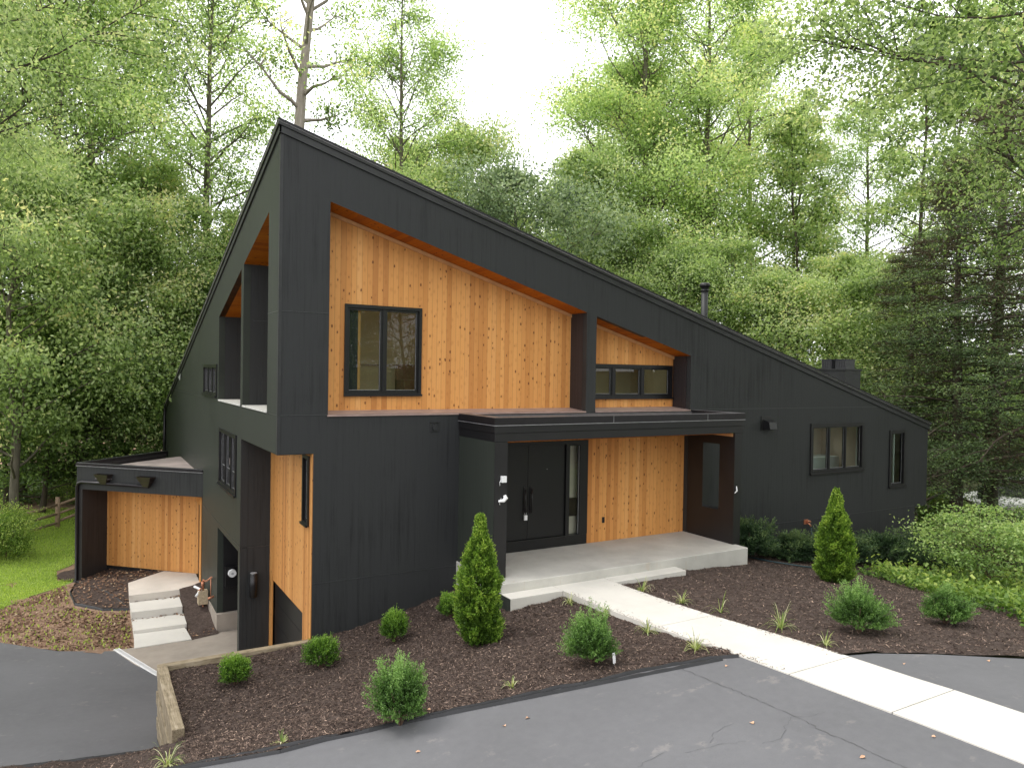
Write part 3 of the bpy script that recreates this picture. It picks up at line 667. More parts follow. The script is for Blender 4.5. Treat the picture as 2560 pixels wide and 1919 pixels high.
# meter niche
mb = MB(); mb.box(.14, 1.6, 6.29, 6.42, -5.9, -3.1); mb.box(1.3, 1.4, 3.4, 6.3, -5.9, -3.1, 0); mb.add([(.0, 3.4, -3.115), (1.4, 3.4, -3.115), (1.4, 6.3, -3.115), (0, 6.3, -3.115)], [(0, 1, 2, 3)]); mb.box(.14, 1.4, 3.4, 3.53, -5.9, -3.1)
mb.build('niche_wall', M['porchblk'], H)
mb = MB(); mb.box(-.02, .0, 6.29, 8.85, -5.95, -5.27); mb.box(-.02, .5, 6.16, 6.29, -5.95, -5.25); mb.build('foundation', M['oldconc'], H)
mb = MB(); mb.box(.17, .47, 6.12, 6.29, -4.60, -4.10); mb.box(.15, .49, 6.10, 6.13, -4.12, -4.09); me_ = mb.build('electric_meter', M['trim'], H, bev=.008)
mb = MB(); mb.tube([(.315, 6.13, -4.245), (.315, 6.03, -4.245)], [.10, .092], 20); mb.build('dial', M['whitepart'], me_)
mb = MB(); mb.tube([(.315, 6.029, -4.245), (.315, 6.022, -4.245)], .03, 12); mb.build('dial_center', M['grey'], me_)
# gas pipes on the left wall
gp = MB(); gp.box(-.27, -.03, 7.5, 7.72, -5.36, -5.01); g_ = gp.build('utility_box', M['tanbox'], H, bev=.01)
mb = MB(); mb.tube([(-.14, 7.6, -5.02), (-.14, 7.6, -4.86), (-.14, 7.62, -4.74), (-.1, 7.4, -4.73), (-.1, 6.5, -4.40)], .022, 8); mb.tube([(-.14, 7.6, -4.95), (-.22, 7.55, -4.95), (-.28, 7.6, -5.1)], .02, 8)
mb.tube([(-.15, 7.6, -4.9), (-.15, 7.6, -4.78)], .045, 10); mb.tube([(-.10, 6.6, -4.45), (-.10, 6.6, -4.95)], .012, 6); mb.tube([(-.16, 6.62, -4.96), (-.02, 6.62, -4.92)], .03, 8); mb.tube([(-.14, 7.62, -5.36), (-.13, 7.6, -5.75)], .02, 6)
mb.build('pipe', M['copper'], g_)
mb = MB(); mb.tube([(-.34, 7.75, -4.92), (-.2, 7.6, -4.98), (-.33, 7.5, -5.12)], .034, 6); mb.build('white_wrap', M['whitepart'], g_)
# cylinder lamp on the notch wall
mb = MB(); mb.tube([(.26, 3.215, -4.04), (.26, 3.215, -3.54)], .078, 24); mb.box(.22, .30, 3.28, 3.302, -3.9, -3.7); wl = mb.build('wall_lamp', M['porchblk'], H)
mb = MB(); mb.tube([(.26, 3.215, -3.545), (.26, 3.215, -3.536)], .07, 24); mb.build('lens', M['grey'], wl)

# windows
def frame_xf(O, U, Nn):
    O = Vector(O); U = Vector(U); Nn = Vector(Nn)
    return lambda u, n_, z: tuple(O + U * u + Nn * n_ + Vector((0, 0, z)))
def window(O, U, Nin, u0, u1, z0, z1, cuts, proud=.03, cas=.055, sash=.045, depth=.10, mull=.05, sill=True, name='window', label=None, crossbar=None):
    xf = frame_xf(O, U, Nin); mb = MB()
    a, b = -proud, depth
    mb.box(u0, u1, a, b, z1 - cas, z1, 0, xf); mb.box(u0, u1, a, b, z0, z0 + cas, 0, xf)
    mb.box(u0, u0 + cas, a, b, z0 + cas, z1 - cas, 0, xf); mb.box(u1 - cas, u1, a, b, z0 + cas, z1 - cas, 0, xf)
    if sill: mb.box(u0 - .01, u1 + .01, a - .035, a, z0 - .012, z0 + .03, 0, xf)
    W = mb.build(name, M['trim'], H)
    if label: W['label'] = label
    L0, L1 = u0 + cas, u1 - cas; cc = [L0] + [L0 + (L1 - L0) * c_ for c_ in cuts] + [L1]
    for i in range(len(cc) - 1):
        p, q = cc[i] + (mull / 2 if i else 0), cc[i + 1] - (mull / 2 if i < len(cc) - 2 else 0)
        s = MB(); s0, s1 = z0 + cas, z1 - cas; f0, f1 = .012, .07
        s.box(p, q, f0, f1, s1 - sash, s1, 0, xf); s.box(p, q, f0, f1, s0, s0 + sash, 0, xf); s.box(p, p + sash, f0, f1, s0 + sash, s1 - sash, 0, xf); s.box(q - sash, q, f0, f1, s0 + sash, s1 - sash, 0, xf)
        e = .006
        s.box(p + sash, q - sash, .030, .034, s0 + sash, s0 + sash + e, 1, xf); s.box(q - sash - e, q - sash, .030, .034, s0 + sash, s1 - sash, 1, xf)
        if crossbar: s.box(p + sash, q - sash, .04, .05, s0 + (s1 - s0) * crossbar, s0 + (s1 - s0) * crossbar + .012, 1, xf)
        s.build('sash', [M['door'], M['brightedge']], W)
        g = MB(); g.add([xf(*t) for t in ((p + sash, .045, s0 + sash), (q - sash, .045, s0 + sash), (q - sash, .045, s1 - sash), (p + sash, .045, s1 - sash))], [(0, 1, 2, 3)]); g.build('pane', M['glass'], W)
    if len(cc) > 2:
        for c_ in cc[1:-1]:
            s = MB(); s.box(c_ - mull / 2, c_ + mull / 2, -.005, .08, z0 + cas, z1 - cas, 0, xf); s.build('mullion', M['trim'], W)
    return W
window((0, .6, 0), Ux, (0, 1, 0), *winA, [.5], cas=.06, label='large two-pane window in the cedar wall')
window((0, .6, 0), Ux, (0, 1, 0), *winB, [1 / 3, 2 / 3], cas=.07, sash=.04, mull=.07, label='long low three-pane window under the slope')
window((0, 0, 0), Ux, (0, 1, 0), 13.99, 16.29, -1.80, -.425, [1 / 3, 2 / 3], cas=.10, sash=.03, mull=.05)
window((0, 0, 0), Ux, (0, 1, 0), 17.51, 18.30, -2.38, -.69, [], cas=.09, sash=.03, label='tall slim window near the low end of the roof')
window((0, 0, 0), (0, 1, 0), (1, 0, 0), 6.61, 8.9, .08, .90, [1 / 3, 2 / 3], cas=.08, sash=.03)
window((0, 0, 0), (0, 1, 0), (1, 0, 0), 3.83, 6.1, -2.0, -.65, [1 / 3, 2 / 3], cas=.08, sash=.03, crossbar=.33)
window((.61, 0, 0), (0, 1, 0), (1, 0, 0), *wn_, [], cas=.06, sash=.03)

# rooms behind the glass
def room(x0, x1, y0, y1, z0, wm, zc=None, slope=True, open_='y'):
    tz = (lambda x, y: zr(x, y) - .004) if slope else (lambda x, y: zc)
    P = [(x0, y0), (x1, y0), (x1, y1), (x0, y1)]
    vs = [(x, y, z0) for x, y in P] + [(x, y, max(z0 + .5, tz(x, y))) for x, y in P]
    mb = MB(); mb.add(vs, [(0, 1, 2, 3)], 1)
    walls = [(1, 2, 6, 5), (2, 3, 7, 6)] + ([] if slope else [(4, 5, 6, 7)])
    walls.append((0, 3, 7, 4) if open_ == 'y' else (0, 1, 5, 4))
    mb.add(vs, walls, 0); mb.build('room', [wm, M['floorint']], H)
room(1.0, 6.6, .71, 2.6, .05, M['wallint']); room(6.8, 9.75, .71, 2.4, .05, M['wallint'])
room(11.6, 17.0, .14, 1.9, -2.9, M['wallint2']); room(17.3, 18.6, .14, .7, -2.9, M['floorint'])
room(4.2, 6.75, .3, 3.0, -2.75, M['wallint'], -.5, False)
room(.14, 2.6, 6.6, 9.2, .0, M['wallint'], slope=True, open_='x'); room(.14, 3.0, 3.5, 6.4, -2.9, M['wallint'], -.3, False, open_='x')
room(.72, 2.2, .05, 1.2, -2.9, M['wallint'], -.72, False, open_='x')
mb = MB(); mb.box(15.0, 16.9, 1.2, 1.85, -2.9, -1.55); mb.build('interior_cabinet', M['whitepart'], H)
mb = MB(); mb.box(3.0, 3.5, 1.7, 2.2, .05, .62); mb.box(3.0, 3.5, 2.12, 2.2, .05, .95); mb.box(1.2, 3.6, 2.5, 2.53, .92, .94); mb.build('interior_furniture', M['floorint'], H)
for x, z0 in ((16.30, -1.9), (18.05, -2.4)):
    mb = MB(); mb.box(x, x + .05, .2, .24, z0, -.5); mb.build('interior_blind', M['whitepart'], H)

mb = MB(); mb.box(6.05, 6.74, .42, .46, -1.95, -.52); mb.box(6.05, 6.74, .36, .46, -2.75, -2.35); mb.build('added_pale_panel', M['wallint2'], H)  # pale panels added behind the sidelight to brighten it, in place of reflections
# porch: canopy, side walls, front door
pc = MB(); CX0, CX1, CY = 3.49, 9.82, -1.45
pc.box(CX0, CX1, CY, CY + .12, -.447, -.293); pc.box(CX0, CX0 + .12, CY + .12, -.012, -.447, -.293); pc.box(CX1 - .12, CX1, CY + .12, -.012, -.447, -.293)
pc.box(CX0 - .012, CX1 + .008, CY - .014, CY + .12, -.290, -.150); pc.box(CX0 - .012, CX0 + .12, CY + .12, -.008, -.290, -.150); pc.box(CX1 - .12, CX1 + .008, CY + .12, -.008, -.290, -.150)
can = pc.build('porch_canopy', M['porchblk'], H, bev=.004)
mb = MB(); e = .028
def ring(x0, x1, y0, w, z0, z1, mi=0):
    mb.box(x0, x1, y0, y0 + w, z0, z1, mi); mb.box(x0, x0 + w, y0 + w, -.01, z0, z1, mi); mb.box(x1 - w, x1, y0 + w, -.01, z0, z1, mi)
ring(CX0 - e, CX1 + e, CY - e, .20, -.145, -.012); mb.build('cap', [M['capmetal']], can)
mb = MB(); ring(CX0 - e + .001, CX1 + e - .001, CY - e + .001, .198, -.0115, -.006); mb.build('cap_top', M['captop'], can)
mb = MB(); ring(CX0 - e - .006, CX1 + e + .006, CY - e - .006, .02, -.156, -.147)
for x in (6.15, 8.7): mb.box(x, x + .006, CY - e - .003, CY - e, -.145, -.012)
mb.build('drip_edge', M['brightedge'], can)
mb = MB(); mb.box(CX0 + .1, CX1 - .1, CY + .1, -.01, -.25, -.17); mb.box(CX0 + .12, CX1 - .15, -.03, -.012, -.17, -.05, 1)
mb.build('canopy_roof', [M['membrane'], M['captop']], can)
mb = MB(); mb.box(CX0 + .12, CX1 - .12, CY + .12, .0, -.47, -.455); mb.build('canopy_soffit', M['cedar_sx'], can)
mb = MB(); mb.box(3.492, 3.752, -1.448, -.004, -4.2, -.449); mb.box(3.486, 3.492, -1.44, -.01, -3.006, -2.994, 1)
pw = mb.build('porch_side_wall', [M['siding_w'], M['flash']], H); pw.data.materials[0] = M['siding_y']
mb = MB(); mb.box(3.490, 3.754, -1.458, -1.4485, -4.0, -.449); mb.build('post_cladding', M['porchblk'], pw)
mb = MB(); mb.holes([(-1.448, -3.6), (.0, -3.6), (.0, -.449), (-1.448, -.449)], [[(-1.01, -2.22), (-.50, -2.22), (-.50, -.73), (-1.01, -.73)]], (9.56, 0, 0), Uy, (1, 0, 0), .215, 0, 1)
mb.box(9.55, 9.56, -1.40, .1, -.53, -.455, 2)
pw2 = mb.build('porch_side_wall', [M['porchblk'], M['porchblk'], M['cedartrim']], H)
mb = MB(); mb.box(9.556, 9.77, -1.458, -1.4485, -3.5, -.449); mb.build('post_cladding', M['porchblk'], pw2)
mb = MB(); mb.holes([(3.76, -2.93), (4.1, -2.93), (4.1, -.638), (6.705, -.638), (6.705, -2.93), (9.555, -2.93), (9.555, -.47), (3.76, -.47)], [], (0, .12, 0), Ux, (0, 1, 0), .03); mb.build('cedar_cladding', M['cedar_x'], H)
mb = MB(); mb.box(7.13, 7.20, .112, .12, -2.51, -2.38); mb.build('outlet_cover', M['trim'], H)
mb = MB(); mb.box(4.1, 6.705, .095, .2, -.716, -.638); mb.box(4.1, 4.2, .095, .2, -2.70, -.716); mb.box(6.49, 6.705, .095, .2, -2.70, -.716); mb.box(6.125, 6.22, .095, .2, -2.70, -.716); mb.box(4.1, 6.705, .105, .25, -2.92, -2.70)
mb.box(4.2, 6.22, .085, .105, -2.725, -2.69); mb.box(6.22, 6.49, .095, .2, -.75, -.716)
dr = mb.build('front_door', M['door'], H, bev=.004)
mb = MB(); mb.box(4.203, 5.178, .14, .18, -2.69, -.72); mb.box(5.186, 6.122, .14, .18, -2.69, -.72); mb.build('door_leaf', M['door'], dr, bev=.004)
for x in (5.10, 5.255):
    mb = MB(); mb.tube([(x, .085, -2.12), (x, .085, -1.62)], .014, 10); mb.box(x - .022, x + .022, .13, .14, -2.15, -1.58); mb.tube([(x, .14, -2.05), (x, .085, -2.05)], .01, 8); mb.tube([(x, .14, -1.7), (x, .085, -1.7)], .01, 8); mb.build('handle', M['capmetal'], dr)
g = MB(); g.add([(6.22, .15, -2.70), (6.49, .15, -2.70), (6.49, .15, -.75), (6.22, .15, -.75)], [(0, 1, 2, 3)]); g.build('sidelight', M['glass'], dr)
mb = MB(); mb.box(6.478, 6.488, .13, .14, -2.69, -.76); mb.box(5.65, 5.665, .135, .14, -1.24, -1.225); mb.build('weather_strip', M['brightedge'], dr)
for (x, z, s) in ((3.655, -1.115, 1), (3.66, -1.46, 2)):
    mb = MB(); 
    if s == 1: mb.prism([(x - .04, -1.52), (x + .055, -1.52), (x + .05, -1.462), (x - .045, -1.462)], z - .06, z + .055)
    else: mb.tube([(x - .1, -1.49, z - .05), (x + .0, -1.50, z - .045), (x + .05, -1.49, z + .0), (x + .03, -1.48, z + .05)], [.02, .035, .045, .03], 8)
    mb.tube([(x - .03, -1.47, z), (x - .08, -1.5, z - .05), (x - .06, -1.47, z - .12)], .006, 5)
    mb.build('light_fitting', M['whitepart'], pw, bev=.006)
mb = MB(); mb.tube([(9.60, -1.49, -1.62), (9.61, -1.5, -1.72), (9.57, -1.47, -1.78)], [.012, .02, .01], 6); mb.build('light_fitting', M['whitepart'], pw2)
# lockbox
mb = MB(); mb.box(5.075, 5.145, .075, .12, -2.27, -2.165); lb = mb.build('lockbox', M['whitepart'], None, (5.11, .1, -2.22)); tag(lb, 'small pale lockbox hanging from the left pull of the front door', 'lockbox')
mb = MB(); mb.tube([(5.09, .1, -2.17), (5.09, .1, -2.12), (5.13, .1, -2.12), (5.13, .1, -2.17)], .006, 6); mb.build('shackle', M['grey'], lb)

# vents and small fittings
mb = MB(); mb.box(12.05, 12.42, -.02, .0, -.57, -.20); mb.add([(12.13, -.02, -.28), (12.40, -.02, -.28), (12.40, -.2, -.34), (12.13, -.2, -.34), (12.13, -.02, -.56), (12.40, -.02, -.56), (12.40, -.24, -.52), (12.13, -.24, -.52)], [(0, 1, 2, 3), (3, 2, 6, 7), (0, 3, 7, 4), (1, 5, 6, 2)]); mb.build('vent_hood', M['porchblk'], H)
mb = MB(); mb.box(2.86, 3.05, -.012, 0, -.355, -.18); mb.box(2.86, 3.05, -.03, 0, -.18, -.165); mb.tube([(2.955, -.012, -.27), (2.955, -.05, -.27)], .055, 14); mb.build('wall_plate', M['fascia'], H)
mb = MB(); mb.box(13.80, 13.95, -.02, 0, -3.12, -2.99); mb.tube([(13.9, .0, -3.07), (13.9, -.1, -3.1), (13.93, -.13, -3.16)], .022, 8); mb.tube([(13.86, -.06, -3.03), (13.99, -.06, -3.05)], .03, 8); mb.build('spigot', M['copper'], H)
# roof pipe and chimney
px, py = 12.2, 2.2
mb = MB(); mb.tube([(px, py, zr(px, py) - .1), (px, py, 3.28)], .095, 16); vp = mb.build('vent_pipe', M['fascia'], roof)
mb = MB(); mb.tube([(px, py, 3.28), (px, py, 3.31), (px, py, 3.38), (px, py, 3.42)], [.10, .15, .15, .12], 16); mb.tube([(px, py, 3.19), (px, py, 3.22)], .12, 16); vp2 = mb.build('pipe_cap', M['capmetal'], roof)
mb = MB(); mb.box(15.9, 16.60, .35, 1.25, -.2, 1.04); mb.box(15.87, 16.63, .32, 1.28, 1.04, 1.08)
for i, (xa, ya) in enumerate(((15.98, .40), (15.98, .86))):
    mb.box(xa, xa + .42, ya, ya + .33, 1.08, 1.34, 1)
    for k in range(4): mb.box(xa - .006, xa, ya + .03 + k * .08, ya + .06 + k * .08, 1.11, 1.3, 0)
    mb.box(xa - .02, xa + .44, ya - .02, ya + .38, 1.34, 1.36, 1)
mb.build('chimney', [M['fascia'], plain('chimney cap metal', (.05, .05, .056), .35, metal=.3)], roof)

# side canopy (45 degree wing on the left wall)
s2 = math.sqrt(.5); A0 = Vector((0, 8.878, 0)); DU = Vector((-s2, s2, 0)); DN = Vector((s2, s2, 0))   # along the fascia, inward
xfA = frame_xf(A0, DU, DN); FL = 4.28
sc_ = MB(); sc_.box(.0, FL, 0, .2, -2.78, -2.105, 0, xfA); sc_.box(FL - .2, FL, .2, 3.45, -2.78, -2.105, 1, xfA)
sc_.box(FL - .2, FL - .015, .0, 3.3, -5.9, -2.78, 1, xfA)      # end wall down to the ground
sideC = sc_.build('side_canopy', [M['siding_d'], M['siding_e']], H)
mb = MB(); mb.box(0.02, FL + .02, -.02, .0, -2.10, -2.02, 0, xfA); mb.box(0.02, FL + .02, .0, .13, -2.03, -2.015, 0, xfA)
mb.box(FL, FL + .02, .0, 3.62, -2.10, -2.02, 0, xfA); mb.box(FL - .13, FL + .0, .13, 3.6, -2.03, -2.015, 0, xfA); mb.box(FL - .15, FL - .13, .13, 3.6, -2.2, -2.03, 0, xfA); mb.box(.1, FL - .15, .13, .15, -2.2, -2.03, 0, xfA); mb.build('cap', M['capmetal'], sideC)
mb = MB(); mb.box(0.0, FL + .026, -.026, -.02, -2.106, -2.096, 0, xfA); mb.box(0.0, FL + .02, .0, .012, -2.0145, -2.011, 0, xfA); mb.box(FL + .008, FL + .02, .0, 3.6, -2.0145, -2.011, 0, xfA); mb.build('drip_edge', M['brightedge'], sideC)
mb = MB(); tri = [xfA(.15, .15, 0), xfA(FL - .15, .15, 0), xfA(FL - .15, 3.9, 0)]; pa = Vector(tri[0]); pb = Vector(tri[1]); pcv = Vector(tri[2])
mb.add([(.0, 9.1, -2.21), tuple(pb + Vector((0, 0, -2.21))), (0.0, 14.3, -2.21)], [(0, 1, 2)]); mb.add([(.0, 9.1, -2.8), tuple(pb + Vector((0, 0, -2.8))), (0.0, 14.3, -2.8)], [(0, 2, 1)], 1); mb.build('canopy_roof', [M['membrane'], M['cedar_d']], sideC)
WN = .93   # cedar wall set back under the side canopy
mb = MB(); mb.box(-.93 + .02, FL - .2, WN, WN + .1, -5.22, -2.8, 0, xfA); cw = mb.build('cedar_cladding', M['cedar_d'], sideC)
mb = MB(); mb.box(-.5, FL - .2, WN + .02, WN + .1, -5.7, -5.22, 0, xfA); mb.build('plinth', M['porchblk'], sideC)
mb = MB(); mb.holes([(9.03, -5.24), (9.33, -5.24), (9.33, -3.07), (10.19, -3.07), (10.19, -2.8), (9.03, -2.8)], [], (-.02, 0, 0), Uy, (1, 0, 0), .019); mb.build('cedar_cladding', M['cedar_y'], H)
mb = MB(); mb.box(.06, .1, 9.33, 10.19, -5.23, -3.07); mb.build('side_door', M['door'], H)
# hoppers and their pipe
mb = MB(); mb.tube([xfA(1.75, -.05, -2.57), xfA(4.06, -.05, -2.56), xfA(4.18, -.05, -2.60), xfA(4.23, -.045, -2.72), xfA(4.23, -.04, -5.42), xfA(4.24, -.10, -5.52), xfA(4.25, -.2, -5.56)], .045, 10); ds = mb.build('downspout', M['capmetal'], sideC)
for u in (3.26, 1.81):
    mb = MB(); a = [(u - .26, 0), (u + .26, 0), (u + .24, -.21), (u - .24, -.21)]; b = [(u - .09, 0), (u + .09, 0), (u + .09, -.1), (u - .09, -.1)]
    vs = [xfA(p[0], p[1], -2.29) for p in a] + [xfA(p[0], p[1], -2.58) for p in b]
    mb.add(vs, [(0, 1, 5, 4), (1, 2, 6, 5), (2, 3, 7, 6), (3, 0, 4, 7), (4, 5, 6, 7)])
    vi = [xfA(p[0] * .94 + u * .06, p[1] * .9 - .01, -2.289) for p in a] + [xfA(p[0], p[1] * .8, -2.42) for p in a]
    mb.add(vi, [(4, 7, 6, 5)], 1)
    mb.build('rain_hopper', [M['hopper'], M['membrane'] if u > 2 else M['mulch']], sideC)

# ----------------------------------------------------------------- timber retaining wall
rw = thing('retaining_wall', 'weathered timber retaining wall holding the mulch bed above the lower drive', 'wall', (-1.8, -.5, -5.5))
for i, (z0, z1) in enumerate(((-4.20, -4.0), (-4.41, -4.215), (-4.62, -4.425), (-4.83, -4.635), (-5.04, -4.845), (-5.25, -5.055), (-5.46, -5.265), (-5.72, -5.475))):
    mb = MB(); jt = (.0, .012, -.008, .01, 0, .012, -.006, 0)[i]
    mb.box(-1.845 + jt, .60, -.055 + jt, .085, z0, z1); mb.build('timber', M['timber'], rw, bev=.012)
    yb = [-2.45, -2.35, -2.2, -1.75, -1.35, -.95, -.6, -.5][i]
    if i == 0:
        mb = MB(); mb.box(-1.85, -1.70, -.56, -.06, z0, z1 + .002); mb.build('timber', M['timber_y'], rw, bev=.012)
        mb = MB(); mb.box(-1.862, -1.708, -2.42, -.565, z0, z1 + .008); mb.build('timber', M['timber_y'], rw, bev=.012)
    else:
        mb = MB(); mb.box(-1.845 + jt, -1.71, yb, -.06, z0, z1); mb.build('timber', M['timber_y'], rw, bev=.012)

# trench drain
mb = MB(); a = Vector((-2.20, 6.02, -5.655)); b = Vector((-1.46, 3.9, -5.655)); d = (b - a).normalized(); nn = Vector((-d.y, d.x, 0)) * .06
mb.add([a - nn, b - nn, b + nn, a + nn, a - nn + Vector((0, 0, -.05)), b - nn + Vector((0, 0, -.05)), b + nn + Vector((0, 0, -.05)), a + nn + Vector((0, 0, -.05))], [(0, 1, 2, 3), (0, 4, 5, 1), (2, 6, 7, 3), (0, 3, 7, 4)])
for k in range(46):
    t = a.lerp(b, (k + .5) / 46) + Vector((0, 0, .004)); mb.add([t - nn * .6 - d * .008, t - nn * .6 + d * .008, t + nn * .6 + d * .008, t + nn * .6 - d * .008], [(0, 1, 2, 3)], 1)
o = mb.build('trench_drain', [M['whitepart'], M['grey']], None, (-1.8, 5, -5.66)); tag(o, 'white slotted trench drain crossing between the lower drive and the apron', 'drain')

# bed edging
def edging(name, pts, zf, label, h=.038, t=.022, off=0.0):
    P = densify(pts + [pts[-1]], .12)[:-1]; mb = MB(); rng = random.Random(3)
    Q = [(x, y, float(zf(x, y)) + h + off + rng.uniform(-.008, .008)) for x, y in P]
    for i in range(len(Q) - 1):
        a, b = Vector(Q[i]), Vector(Q[i + 1]); d = (b - a); n_ = Vector((-d.y, d.x, 0)); n_ = n_.normalized() * t if n_.length > 0 else Vector((t, 0, 0))
        lo = Vector((0, 0, -h - .06))
        mb.add([a - n_ * .2, b - n_ * .2, b + n_ * .8, a + n_ * .8, a - n_ * .6 + lo, b - n_ * .6 + lo, b + n_ + lo, a + n_ + lo], [(0, 1, 2, 3), (0, 4, 5, 1), (2, 6, 7, 3)], 0, True)
    o = mb.build(name, M['edging'], None, Q[len(Q) // 2]); tag(o, label, 'edging'); return o
edging('bed_edging', [(x, y) for x, y in EDGE[:14]], asph, 'black plastic edging between the front mulch bed and the upper driveway')
edging('bed_edging', [(-2.0, -.60), (-2.9, -.44), (-3.9, -.17), (-6, .25), (-9, .5)], zL, 'black plastic edging along the lower driveway at the foot of the bank', .03)
edging('bed_edging', [(-1.82, 8.42), (-2.4, 8.6), (-3.03, 9.2), (-3.15, 10.4), (-3.0, 11.6)], zL, 'low dark edging round the mulch beside the garden steps', .05)

# garden hose
def gz(x, y): return float(zU(x, y))
mb = MB(); rng = random.Random(1)
P = [(13.9, -.16, -3.18), (13.88, -.22, -3.5), (13.87, -.3, gz(13.87, -.3) + .04), (13.4, -.8, gz(13.4, -.8) + .03), (12.6, -1.3, gz(12.6, -1.3) + .03), (11.8, -2.4, gz(11.8, -2.4) + .03), (11.0, -2.15, gz(11.0, -2.15) + .03), (10.6, -1.6, gz(10.6, -1.6) + .03), (10.5, -.9, gz(10.5, -.9) + .03), (11.1, -.7, gz(11.1, -.7) + .03)]
mb.tube(P, .016, 8); o = mb.build('garden_hose', M['hose'], None, P[4]); tag(o, 'dark garden hose hanging from the copper tap behind the yews', 'hose')

# ----------------------------------------------------------------- foliage tools
def leaves(P, D, l, w, rng, fold=0.0):
    """diamond leaves at P pointing along D (n,3); l,w arrays"""
    n = len(P); D = D / np.maximum(np.linalg.norm(D, axis=1, keepdims=True), 1e-6)
    r = rng.normal(size=(n, 3)); S = np.cross(D, r); S /= np.maximum(np.linalg.norm(S, axis=1, keepdims=True), 1e-6)
    l = np.broadcast_to(l, (n,))[:, None]; w = np.broadcast_to(w, (n,))[:, None]
    up = np.cross(S, D)
    V = np.stack([P, P + D * l * .45 + S * w * .5, P + D * l + up * l * fold, P + D * l * .45 - S * w * .5], 1).reshape(-1, 3)
    F = np.arange(4 * n).reshape(n, 4); return V, F

def sprigs(O, D, length, n_leaf, l, w, rng, start=.35, spread=.8, jit=.3):
    """leafy shoots: n origins O with directions D; leaves alternate along each"""
    n = len(O); D = D / np.linalg.norm(D, axis=1, keepdims=True); length = np.broadcast_to(length, (n,))
    t = rng.uniform(start, 1.0, (n, n_leaf)); base = O[:, None] + D[:, None] * (t * length[:, None])[..., None]
    base = base + rng.normal(size=base.shape) * (jit * w)
    LD = D[:, None] + rng.normal(size=base.shape) * spread
    V, F = leaves(base.reshape(-1, 3), LD.reshape(-1, 3), l * rng.uniform(.7, 1.2, n * n_leaf), w * rng.uniform(.7, 1.2, n * n_leaf), rng)
    return V, F, t.reshape(-1)

def tubes_np(paths):
    mb = MB()
    for pts, rad, n in paths: mb.tube(pts, rad, n, cap=False)
    return mb

